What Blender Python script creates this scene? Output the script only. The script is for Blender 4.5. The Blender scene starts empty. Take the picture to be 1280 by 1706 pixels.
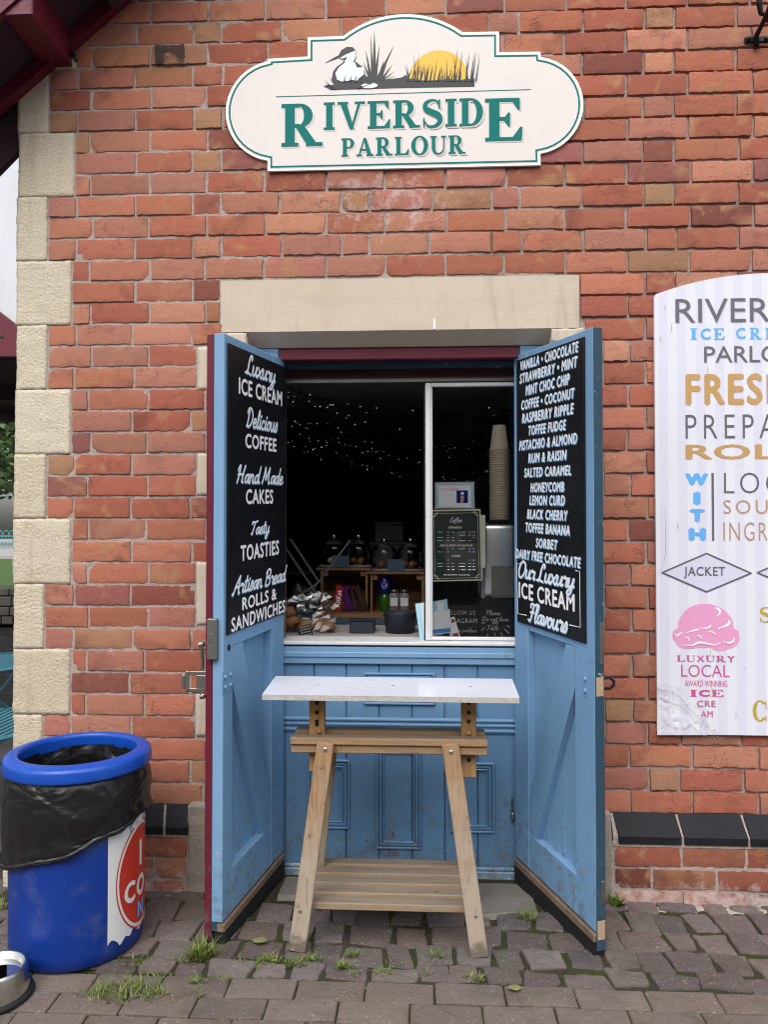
import bpy, bmesh, math, random
from mathutils import Vector, Matrix, noise
from mathutils.geometry import tessellate_polygon
R = math.radians
random.seed(7)
S = bpy.context.scene
C = S.collection

# ------------------------------------------------------------------ camera
F, D, HC, YAW, PIT = 1282.0, 3.03, 1.42, R(2.9), R(1.15)
fw = Vector((-math.sin(YAW)*math.cos(PIT), math.cos(YAW)*math.cos(PIT), math.sin(PIT)))
rt = Vector((math.cos(YAW), math.sin(YAW), 0))
up = rt.cross(fw)
CP = Vector((0, -D, HC))
cam = bpy.data.cameras.new('camera'); co = bpy.data.objects.new('camera', cam); C.objects.link(co)
cam.sensor_fit = 'VERTICAL'; cam.sensor_height = 24; cam.lens = 24*F/1706
cam.clip_start = .05; cam.clip_end = 600
m = Matrix((rt, up, -fw)).transposed().to_4x4(); m.translation = CP
co.matrix_world = m
S.camera = co
# ------------------------------------------------------------------ light
ELEV, AZ = R(52), R(196)
w = bpy.data.worlds.new('World'); S.world = w; w.use_nodes = True
nt = w.node_tree; bg = nt.nodes['Background']
sky = nt.nodes.new('ShaderNodeTexSky'); sky.sky_type = 'NISHITA'; sky.sun_disc = False
sky.sun_elevation = ELEV; sky.sun_rotation = AZ; sky.dust_density = 4.0; sky.air_density = 1.0
hs = nt.nodes.new('ShaderNodeHueSaturation'); hs.inputs['Saturation'].default_value = .42
nt.links.new(sky.outputs[0], hs.inputs['Color']); nt.links.new(hs.outputs[0], bg.inputs[0])
bg.inputs[1].default_value = .15
sl = bpy.data.lights.new('sun', 'SUN'); so = bpy.data.objects.new('sun', sl); C.objects.link(so)
sl.energy = 1.1; sl.angle = R(75); sl.color = (1, .96, .9)
so.rotation_euler = (R(90)-ELEV, 0, R(16)); so.location = (2, -6, 8)
S.view_settings.view_transform = 'Standard'; S.view_settings.look = 'None'
S.cycles.filter_width = 1.05
S.view_settings.exposure = .66; S.view_settings.gamma = 1

# ------------------------------------------------------------------ measuring
def ray(px, py): return fw + rt*((px-640)/F) - up*((py-853)/F)
def at(px, py, Y=0.0):
    d = ray(px, py); return CP + d*((Y+D)/d.y)
def atz(px, py, Z=0.0):
    d = ray(px, py); return CP + d*((Z-HC)/d.z)
def rng(a, b): return random.uniform(a, b)
def nz(x, y, z): return noise.noise(Vector((x, y, z)))

# ------------------------------------------------------------------ materials
MATS = {}
class NT:
    def __init__(s, name):
        s.m = bpy.data.materials.new(name); s.m.use_nodes = True
        s.t = s.m.node_tree; s.b = s.t.nodes['Principled BSDF']; s.out = s.t.nodes['Material Output']
        MATS[name] = s.m
    def n(s, ty, **k):
        nd = s.t.nodes.new(ty)
        for a, v in k.items():
            if a in nd.inputs.keys(): nd.inputs[a].default_value = v
            else: setattr(nd, a, v)
        return nd
    def l(s, a, b): s.t.links.new(a, b)
    def coord(s, sc=(1,1,1)):
        tc = s.n('ShaderNodeTexCoord'); mp = s.n('ShaderNodeMapping'); mp.inputs['Scale'].default_value = sc
        s.l(tc.outputs['Object'], mp.inputs[0]); return mp.outputs[0]
    def noise(s, vec, scale, detail=5, rough=.6, dist=0):
        nd = s.n('ShaderNodeTexNoise'); nd.inputs['Scale'].default_value = scale
        nd.inputs['Detail'].default_value = detail; nd.inputs['Roughness'].default_value = rough
        nd.inputs['Distortion'].default_value = dist
        if vec is not None: s.l(vec, nd.inputs['Vector'])
        return nd.outputs[0]
    def ramp(s, fac, p0, p1, c0=(0,0,0,1), c1=(1,1,1,1)):
        r = s.n('ShaderNodeValToRGB'); r.color_ramp.elements[0].position = p0; r.color_ramp.elements[1].position = p1
        r.color_ramp.elements[0].color = c0; r.color_ramp.elements[1].color = c1
        s.l(fac, r.inputs[0]); return r.outputs[0]
    def mix(s, fac, a, b, mode='MIX'):
        x = s.n('ShaderNodeMix', data_type='RGBA', blend_type=mode)
        for v, i in ((fac, 0), (a, 6), (b, 7)):
            if hasattr(v, 'is_linked'): s.l(v, x.inputs[i])
            elif i == 0: x.inputs[0].default_value = v
            else: x.inputs[i].default_value = (*v, 1) if len(v) == 3 else v
        return x.outputs[2]
    def math(s, op, a, b=None):
        x = s.n('ShaderNodeMath', operation=op)
        for v, i in ((a, 0), (b, 1)):
            if v is None: continue
            if hasattr(v, 'is_linked'): s.l(v, x.inputs[i])
            else: x.inputs[i].default_value = v
        return x.outputs[0]
    def bump(s, h, strength, dist=.01, prev=None):
        b = s.n('ShaderNodeBump'); b.inputs['Strength'].default_value = strength; b.inputs['Distance'].default_value = dist
        s.l(h, b.inputs['Height'])
        if prev is not None: s.l(prev, b.inputs['Normal'])
        s.l(b.outputs[0], s.b.inputs['Normal']); return b.outputs[0]
    def set(s, **k):
        for a, v in k.items():
            nm = {'col':'Base Color','rough':'Roughness','metal':'Metallic','spec':'Specular IOR Level'}[a]
            if hasattr(v, 'is_linked'): s.l(v, s.b.inputs[nm])
            else: s.b.inputs[nm].default_value = (*v, 1) if isinstance(v, tuple) and len(v) == 3 else v
def plain(name, col, rough=.6, metal=0, var=.12, vs=9, bump=.15, bs=120, spec=.4, dirt=None, dp=(.55,.75), ds=6):
    t = NT(name); v = t.coord()
    n = t.noise(v, vs)
    c = t.mix(n, tuple(x*(1-var) for x in col), tuple(min(1, x*(1+var)) for x in col))
    if dirt: c = t.mix(t.ramp(t.noise(v, ds, 8, .7), *dp), c, dirt)
    t.set(col=c, rough=rough, metal=metal, spec=spec)
    if bump: t.bump(t.noise(v, bs, 4), bump, .004)
    return t.m
def emit(name, col, e):
    t = NT(name); t.set(col=col); t.b.inputs['Emission Color'].default_value = (*col, 1); t.b.inputs['Emission Strength'].default_value = e
    return t.m

# brick: colour from the brick's own attribute, kiln marks inside each brick
t = NT('brick'); v = t.coord()
at1 = t.n('ShaderNodeAttribute', attribute_name='Col'); sd = t.n('ShaderNodeAttribute', attribute_name='seed')
av = t.n('ShaderNodeVectorMath', operation='ADD'); t.l(v, av.inputs[0]); t.l(sd.outputs['Vector'], av.inputs[1])
big = t.noise(av.outputs[0], 9, 3, .5, .6)
c = t.mix(t.ramp(big, .58, .72), at1.outputs['Color'], (.46, .24, .13))
c = t.mix(t.math('MULTIPLY', t.ramp(t.noise(av.outputs[0], 6, 4, .6, .4), .56, .74), .6), c, (.13, .05, .04))
c = t.mix(t.math('MULTIPLY', t.noise(v, 60, 8, .75), .42), c, t.mix(.5, c, (.17, .06, .035)), 'MIX')
c = t.mix(t.math('MULTIPLY', t.ramp(t.noise(t.coord((6, 6, 40)), 1.6, 5, .65, .6), .56, .72), .35), c, (.20, .075, .05))
c = t.mix(t.math('MULTIPLY', t.ramp(t.noise(av.outputs[0], 13, 6, .7), .60, .74), .35), c, (.50, .30, .24))
pits = t.ramp(t.noise(v, 160, 3, .6), .30, .37)
c = t.mix(t.math('MULTIPLY', t.math('SUBTRACT', 1.0, pits), .6), c, (.07, .03, .025))
# lime bloom low on the wall and in blotches
sx = t.n('ShaderNodeSeparateXYZ'); t.l(v, sx.inputs[0])
low = t.n('ShaderNodeMapRange'); low.inputs[1].default_value = .02; low.inputs[2].default_value = .13; low.inputs[3].default_value = .27; low.inputs[4].default_value = 0
t.l(sx.outputs[2], low.inputs[0])
vd = t.n('ShaderNodeVectorMath', operation='DISTANCE'); vd.inputs[1].default_value = (-.1, 0, 2.72*1.9)
mp2 = t.n('ShaderNodeMapping'); mp2.inputs['Scale'].default_value = (.75, 1, 1.9); t.l(v, mp2.inputs[0]); t.l(mp2.outputs[0], vd.inputs[0])
pt = t.n('ShaderNodeMapRange'); pt.inputs[1].default_value = .12; pt.inputs[2].default_value = .42; pt.inputs[3].default_value = .17; pt.inputs[4].default_value = 0; t.l(vd.outputs['Value'], pt.inputs[0])
bl = t.ramp(t.math('ADD', t.noise(v, 16, 8, .75), t.math('ADD', low.outputs[0], pt.outputs[0])), .64, .82)
c = t.mix(t.math('MULTIPLY', bl, .66), c, (.62, .54, .53))
t.set(col=c, rough=.88, spec=.25)
cr = t.noise(av.outputs[0], 11, 4, .55, .5); cr = t.ramp(t.math('ABSOLUTE', t.math('SUBTRACT', cr, .5)), .003, .014)
cr = t.math('MAXIMUM', cr, t.ramp(t.math('SUBTRACT', 1.0, t.noise(av.outputs[0], 5, 3)), .36, .42))
c = t.mix(t.math('MULTIPLY', t.math('SUBTRACT', 1.0, cr), .4), c, (.10, .035, .025)); t.set(col=c)
b1 = t.bump(cr, .4, .004, t.bump(t.noise(v, 62, 8, .75), .6, .006)); t.bump(pits, .5, .004, b1)
t = NT('mortar'); v = t.coord()
c = t.mix(t.noise(v, 30, 6, .7), (.36, .30, .275), (.56, .49, .45))
c = t.mix(t.ramp(t.noise(v, 5, 5), .55, .75), c, (.19, .155, .135))
t.set(col=c, rough=.95, spec=.1); t.bump(t.noise(v, 90, 6, .7), .9, .01)
def stone(name, c0, c1, bs, bd, stain, holes=True):
    t = NT(name); v = t.coord()
    c = t.mix(t.noise(v, 7, 6, .65), c0, c1)
    oi = t.n('ShaderNodeObjectInfo'); c = t.mix(t.math('MULTIPLY', oi.outputs['Random'], .35), c, stain)
    if not holes: c = t.mix(t.math('MULTIPLY', t.ramp(t.noise(t.coord((2.2, 2, 9)), 1.6, 7, .6, .9), .48, .70), .45), c, stain)
    c = t.mix(t.math('MULTIPLY', t.ramp(t.noise(v, 3.2, 8, .7, .5), .55, .75), .6), c, stain)
    c = t.mix(t.math('MULTIPLY', t.ramp(t.noise(t.coord((14, 14, 2.2)), 1.1, 7, .7, .5), .56, .74), .4), c, tuple(x*.55 for x in stain))
    sp = t.ramp(t.noise(v, 45, 5, .7, .3), .30, .37)
    if holes: c = t.mix(t.math('MULTIPLY', t.math('SUBTRACT', 1.0, sp), .55), c, (.25, .2, .13))
    t.set(col=c, rough=.9, spec=.2)
    b = t.bump(t.noise(v, bs, 6, .7), .95, bd)
    if holes: t.bump(sp, .5, .006, b)
stone('quoin_stone', (.70, .625, .48), (.82, .75, .61), 85, .012, (.55, .44, .28))
stone('dressed_stone', (.54, .47, .375), (.66, .585, .48), 110, .002, (.50, .41, .31), False)
stone('grey_stone', (.26, .23, .20), (.40, .36, .31), 60, .006, (.2, .17, .14))
plain('black_brick', (.014, .015, .020), .62, spec=.22, var=.4, vs=14, bump=.4, bs=60, dirt=(.1, .1, .1), dp=(.66, .85), ds=14)
def paint(name, col, chip=(.5, .45, .4), rough=.42, amt=.71, fade=.16):
    t = NT(name); v = t.coord((1, 1, .35))
    c = t.mix(t.noise(v, 5, 6, .6), tuple(x*(1-fade) for x in col), tuple(min(1, x*(1+fade)) for x in col))
    v2 = t.coord()
    c = t.mix(t.math('MULTIPLY', t.ramp(t.noise(v2, 14, 9, .72, .3), amt, amt+.02), .9), c, chip)
    c = t.mix(t.math('MULTIPLY', t.ramp(t.noise(v2, 3, 7, .7), .56, .8), .3), c, tuple(x*.45 for x in col))
    c = t.mix(t.math('MULTIPLY', t.ramp(t.noise(t.coord((30, 30, 1.2)), 1.5, 5, .65), .52, .80), .30), c, tuple(min(1, x*.7+.03) for x in col))
    sx = t.n('ShaderNodeSeparateXYZ'); t.l(v2, sx.inputs[0]); mr = t.n('ShaderNodeMapRange')
    mr.inputs[1].default_value = 0; mr.inputs[2].default_value = .5; mr.inputs[3].default_value = .16; mr.inputs[4].default_value = 0; t.l(sx.outputs[2], mr.inputs[0])
    c = t.mix(t.math('MULTIPLY', t.ramp(t.math('ADD', t.noise(v2, 22, 8, .75), mr.outputs[0]), .60, .74), .55), c, (.13, .12, .10))
    t.set(col=c, rough=t.ramp(t.noise(v2, 30), .3, .7, (rough-.1,)*3+(1,), (rough+.15,)*3+(1,)), spec=.4)
    b = t.bump(t.noise(t.coord((1, 1, .08)), 120, 3), .12, .003); t.bump(t.noise(v2, 8, 4), .25, .006, b)
paint('blue_paint', (.185, .355, .565), (.42, .42, .40), amt=.765, fade=.14, rough=.5)
paint('shaded_dado_paint', (.13, .27, .45), (.30, .24, .2), amt=.74)  # blue kept darker: some of the recess shade is put into the colour
paint('worn_blue_paint', (.195, .36, .56), (.50, .46, .42), amt=.67)
paint('flaking_paint', (.20, .33, .48), (.50, .50, .48), amt=.52)
paint('teal_edge_paint', (.024, .066, .105), (.5, .5, .47), amt=.63)
paint('maroon_paint', (.125, .010, .028), (.3, .16, .16), amt=.72)
paint('dark_red_paint', (.045, .008, .009), (.1, .05, .05), amt=.75)
paint('white_board_paint', (.60, .63, .68), (.18, .18, .18), amt=.66)
paint('white_frame', (.70, .71, .73), (.3, .3, .3), amt=.76, rough=.35)
def wood(name, c0, c1, grey, axis, gz=None):
    t = NT(name); sc = [26, 26, 26]; sc['xyz'.index(axis)] = 1.6
    v = t.coord(tuple(sc)); g = t.noise(v, 2.2, 8, .7, .8)
    oi = t.n('ShaderNodeObjectInfo'); c = t.mix(t.ramp(g, .3, .7), c0, c1); c = t.mix(t.math('MULTIPLY', oi.outputs['Random'], .35), c, tuple(x*.55 for x in grey))
    v2 = t.coord(); gn = t.noise(v2, 9, 6, .7)
    if gz is not None:
        sx = t.n('ShaderNodeSeparateXYZ'); t.l(v2, sx.inputs[0])
        mr = t.n('ShaderNodeMapRange'); mr.inputs[1].default_value = gz[0]; mr.inputs[2].default_value = gz[1]
        mr.inputs[3].default_value = .5; mr.inputs[4].default_value = -.1; t.l(sx.outputs[2], mr.inputs[0])
        gn = t.math('ADD', gn, mr.outputs[0])
    c = t.mix(t.math('MULTIPLY', t.ramp(gn, .42, .8), .85), c, t.mix(g, tuple(x*.7 for x in grey), grey))
    c = t.mix(t.math('MULTIPLY', t.ramp(t.noise(v, 3.1, 6, .6), .60, .70), .6), c, (.09, .055, .03))
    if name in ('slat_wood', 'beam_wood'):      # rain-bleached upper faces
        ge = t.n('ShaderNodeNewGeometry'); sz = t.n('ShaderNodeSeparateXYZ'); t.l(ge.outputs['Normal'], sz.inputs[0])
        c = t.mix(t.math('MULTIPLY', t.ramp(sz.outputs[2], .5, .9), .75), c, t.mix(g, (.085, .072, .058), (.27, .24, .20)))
    dn = t.ramp(t.noise(v2, 28, 5, .7), .30, .38); c = t.mix(t.math('MULTIPLY', t.math('SUBTRACT', 1.0, dn), .5), c, (.08, .06, .045))
    if gz is not None:
        m2 = t.n('ShaderNodeMapRange'); m2.inputs[1].default_value = 0; m2.inputs[2].default_value = .10; m2.inputs[3].default_value = .3; m2.inputs[4].default_value = -.1; t.l(sx.outputs[2], m2.inputs[0])
        c = t.mix(t.math('MULTIPLY', t.ramp(t.math('ADD', t.noise(v2, 24, 6, .7), m2.outputs[0]), .52, .72), .75), c, (.085, .07, .055))
    t.set(col=c, rough=.75, spec=.25); t.bump(dn, .4, .004, t.bump(g, .6, .004))
wood('leg_wood', (.20, .10, .042), (.50, .31, .16), (.46, .40, .32), 'z', (.05, .62))
wood('beam_wood', (.30, .165, .075), (.48, .30, .15), (.30, .25, .19), 'x')
wood('slat_wood', (.30, .20, .12), (.48, .34, .20), (.34, .28, .22), 'x')
wood('post_wood', (.32, .165, .06), (.46, .26, .11), (.34, .25, .16), 'z')
wood('crate_wood', (.24, .115, .05), (.36, .19, .085), (.26, .16, .085), 'x')
wood('kick_wood', (.16, .10, .07), (.30, .22, .16), (.16, .13, .11), 'y')
def sett(name, c0, c1, speck):
    t = NT(name); v = t.coord()
    a = t.n('ShaderNodeAttribute', attribute_name='Col')
    c = t.mix(t.noise(v, 12, 7, .7), c0, c1); c = t.mix(1.0, c, a.outputs['Color'], 'MULTIPLY')
    c = t.mix(t.ramp(t.noise(v, speck, 2, .5), .66, .71), c, (.36, .31, .26))
    c = t.mix(t.math('MULTIPLY', t.ramp(t.noise(v, 4, 7, .7), .52, .72), .5), c, (.05, .042, .036))
    c = t.mix(t.math('MULTIPLY', t.ramp(t.noise(v, 9, 8, .75, .5), .60, .70), .55), c, (.26, .235, .215)); c = t.mix(t.math('MULTIPLY', t.ramp(t.noise(v, 15, 6, .7), .64, .70), .6), c, (.04, .045, .02))
    t.set(col=c, rough=.82, spec=.3)
    b = t.bump(t.noise(v, 30, 7, .7), .9, .012); t.bump(t.noise(v, 180, 3), .35, .004, b)
sett('sett_stone', (.092, .076, .073), (.185, .158, .15), 150)
sett('paver', (.125, .100, .087), (.20, .165, .145), 130)
t = NT('joint_soil'); v = t.coord()
c = t.mix(t.noise(v, 25, 7, .7), (.03, .026, .02), (.085, .074, .058)); c = t.mix(t.ramp(t.noise(v, 7, 6), .50, .60), c, (.050, .062, .016))
t.set(col=c, rough=.95, spec=.1); t.bump(t.noise(v, 60, 6, .7), 1, .012)
plain('concrete', (.19, .175, .155), .9, var=.3, bump=.6, bs=50, dirt=(.32, .31, .28), dp=(.6, .75), ds=8)
plain('asphalt', (.06, .06, .06), .9, var=.25, bump=.5)
plain('grass', (.05, .10, .02), .8, var=.4, vs=40)
plain('road', (.33, .32, .32), .85)
plain('rubble', (.07, .062, .055), .9, var=.5, vs=5, bump=.8, bs=20)
plain('leaf', (.045, .088, .02), .55, var=.5, vs=1.2, bump=0)
plain('leaf_dark', (.025, .052, .014), .55, var=.5, vs=1.2, bump=0)
plain('bark', (.08, .06, .045), .9, bump=.6, bs=30)
plain('weed_green', (.095, .16, .022), .5, var=.35, vs=60, bump=0)
plain('weed_yellow', (.22, .22, .06), .6, var=.3, vs=60, bump=0)
plain('fallen_leaf', (.20, .19, .07), .6, var=.25, vs=60, bump=.2)
plain('sign_white', (.725, .68, .66), .38, var=.02, bump=.03, bs=30, dirt=(.62, .58, .55), dp=(.62, .8), ds=4)
plain('sign_edge', (.84, .84, .82), .4, var=.02, bump=0)
plain('sign_green', (.003, .175, .16), .6, spec=.15, var=.04, bump=0)
plain('sign_shadow', (.60, .565, .53), .4, var=.02, bump=0)
plain('ink', (.018, .022, .028), .45, var=.1, bump=0)
plain('sun_yellow', (.80, .49, .045), .4, var=.06, bump=0)
plain('bird_white', (.74, .82, .83), .4, var=.02, bump=0)
plain('board_black', (.007, .008, .010), .45, var=.5, vs=4, bump=.08, bs=40, spec=.3, dirt=(.02, .022, .026), dp=(.55, .8), ds=5)
plain('letter_white', (.90, .91, .93), .6, spec=.2, var=.01, bump=0)
plain('letter_blue', (.24, .52, .83), .5, var=.04, bump=0)
plain('p_grey', (.135, .135, .17), .4, var=.06, bump=0)
plain('p_greylight', (.38, .38, .44), .4, var=.06, bump=0)
plain('p_blue', (.13, .44, .90), .4, var=.04, bump=0)
plain('p_ochre', (.54, .33, .13), .4, var=.05, bump=0)
plain('p_tan', (.46, .30, .20), .4, var=.05, bump=0)
plain('p_pink', (.78, .36, .60), .4, var=.03, bump=0)
plain('p_rose', (.60, .10, .32), .4, var=.06, bump=0)
plain('p_lilac', (.66, .68, .84), .4, var=.04, bump=0)
plain('p_gold', (.50, .38, .05), .4, var=.05, bump=0)
plain('crease', (.30, .29, .29), .6, var=.3, bump=0)
t = NT('striped_panel'); v = t.coord(); sx = t.n('ShaderNodeSeparateXYZ'); t.l(v, sx.inputs[0])
fr = t.math('FRACT', t.math('MULTIPLY', t.math('ADD', sx.outputs[0], 5.0-.905), 1/.0715))
st = t.ramp(fr, .49, .51)
c = t.mix(st, (.715, .73, .85), (.77, .80, .885)); c = t.mix(t.noise(v, 3, 4), c, t.mix(.15, c, (.62, .62, .80)))
c = t.mix(t.math('MULTIPLY', t.ramp(t.noise(v, 11, 9, .75, .4), .66, .72), .7), c, (.36, .33, .34))
t.set(col=c, rough=.3, spec=.45); t.bump(t.noise(v, 5, 5), .15, .01)
plain('bin_plastic', (.003, .034, .255), .42, var=.15, vs=6, bump=.2, bs=35, spec=.4, dirt=(.06, .095, .22), dp=(.52, .78), ds=10)
plain('bin_rim_plastic', (.005, .066, .42), .34, var=.1, bump=.12, bs=40, dirt=(.05, .10, .30), dp=(.64, .8), ds=22, spec=.5)
t = NT('bag_plastic'); v = t.coord((1, 1, 1.8)); t.set(col=(.009, .009, .010), rough=.33, spec=.5)
t.bump(t.noise(v, 4.5, 2.5, .45, 1.4), .8, .03)
t = NT('decal'); v = t.coord(); t.set(rough=.4, col=t.mix(t.ramp(t.noise(v, 22, 8, .75, .3), .665, .685), (.70, .72, .72), (.01, .04, .28)))
t = NT('decal_red'); v = t.coord(); t.set(rough=.4, col=t.mix(t.ramp(t.noise(v, 26, 8, .75, .3), .68, .70), (.50, .035, .02), (.02, .03, .10)))
plain('steel', (.62, .61, .58), .22, 1, var=.05, bump=.06, bs=30)
plain('dull_steel', (.30, .29, .27), .45, 1, var=.25, bump=.2, bs=60)
plain('iron_black', (.012, .012, .013), .45, .3, var=.3, bump=.4, bs=70)
plain('rubber', (.010, .010, .011), .7)
plain('urn_steel', (.78, .80, .82), .33, 1, var=.04, bump=0)
plain('cup_card', (.68, .59, .45), .75, var=.05, bump=0)
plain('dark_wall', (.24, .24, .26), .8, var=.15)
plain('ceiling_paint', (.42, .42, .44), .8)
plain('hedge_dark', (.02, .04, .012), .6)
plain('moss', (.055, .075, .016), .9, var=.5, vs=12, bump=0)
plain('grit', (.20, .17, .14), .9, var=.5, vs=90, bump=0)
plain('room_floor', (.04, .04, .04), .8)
plain('counter_white', (.34, .33, .33), .5, var=.05, bump=0)
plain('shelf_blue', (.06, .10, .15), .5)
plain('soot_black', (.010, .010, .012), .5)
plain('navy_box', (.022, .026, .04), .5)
plain('wire', (.006, .006, .007), .6, bump=0)
plain('box_grey', (.12, .13, .16), .6)
plain('wrapper_red', (.42, .015, .02), .3, var=.2)
plain('wrapper_purple', (.07, .015, .12), .28, var=.3)
plain('wrapper_brown', (.05, .02, .015), .28, var=.3)
plain('can_blue', (.012, .025, .26), .25, .3, var=.08, bump=0)
plain('can_green', (.05, .18, .02), .25, .3, var=.2, bump=0)
plain('can_red', (.5, .02, .02), .3, var=.05, bump=0)
plain('jar_grey', (.26, .25, .28), .25, var=.1, bump=0)
plain('label_white', (.84, .85, .86), .5, var=.05, bump=0)
plain('pastry', (.22, .10, .035), .6, var=.4, vs=25, bump=.5, bs=50)
plain('cake_cream', (.5, .4, .2), .6, var=.2)
plain('paper_white', (.84, .87, .90), .6, var=.02, bump=0)
plain('paper_cyan', (.42, .74, .90), .6, var=.04, bump=0)
plain('paper_blue', (.05, .25, .68), .5, var=.06, bump=0)
plain('paper_cream', (.70, .76, .64), .6, var=.03, bump=0)
plain('poster_green', (.028, .045, .040), .5, var=.08, bump=0)
plain('poster_cream', (.74, .76, .60), .5, var=.03, bump=0)
plain('stripe_grey', (.19, .22, .25), .6, var=.05, bump=0)
plain('skin_pink', (.55, .32, .24), .6, var=.1, bump=0)
plain('chalk', (.62, .62, .60), .9, var=.3, vs=200, bump=0)
plain('bunting', (.030, .030, .036), .9)
plain('white_top', (.70, .725, .83), .16, var=.02, bump=.02, bs=15, spec=.5, dirt=(.55, .54, .52), dp=(.7, .82), ds=14)
plain('cut_edge', (.46, .45, .42), .9, var=.35, vs=60, bump=.6, bs=120)
plain('chair_teal', (.05, .20, .26), .45)
plain('rail_teal', (.06, .28, .26), .45)
plain('soffit', (.040, .018, .032), .8)
plain('roof_tile', (.08, .06, .06), .8, bump=.5, bs=30)
plain('bolt_blue', (.17, .33, .52), .35)
plain('bare_wood', (.42, .30, .20), .8, var=.3, vs=30, bump=.4)
plain('dark_gap', (.012, .012, .013), .8, dirt=(.4, .4, .4), dp=(.66, .72), ds=40)
emit('bulb_glow', (1, .88, .70), .6)
t = NT('glass'); t.t.nodes.remove(t.b)
tr = t.n('ShaderNodeBsdfTransparent'); gl = t.n('ShaderNodeBsdfGlossy'); gl.inputs['Roughness'].default_value = 0.0
fz = t.n('ShaderNodeFresnel'); fz.inputs[0].default_value = 1.5; mx = t.n('ShaderNodeMixShader')
tr.inputs[0].default_value = (.985, .99, .985, 1)
t.l(fz.outputs[0], mx.inputs[0]); t.l(tr.outputs[0], mx.inputs[1]); t.l(gl.outputs[0], mx.inputs[2]); t.l(mx.outputs[0], t.out.inputs[0])
t = NT('cellophane'); t.t.nodes.remove(t.b)
tr = t.n('ShaderNodeBsdfTransparent'); gl = t.n('ShaderNodeBsdfGlossy'); gl.inputs['Roughness'].default_value = .08
mx = t.n('ShaderNodeMixShader'); mx.inputs[0].default_value = .11
t.l(tr.outputs[0], mx.inputs[1]); t.l(gl.outputs[0], mx.inputs[2]); t.l(mx.outputs[0], t.out.inputs[0])
t = NT('water'); t.set(col=(.9, .95, .95), rough=.02); t.b.inputs['Transmission Weight'].default_value = 1; t.b.inputs['IOR'].default_value = 1.33

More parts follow.
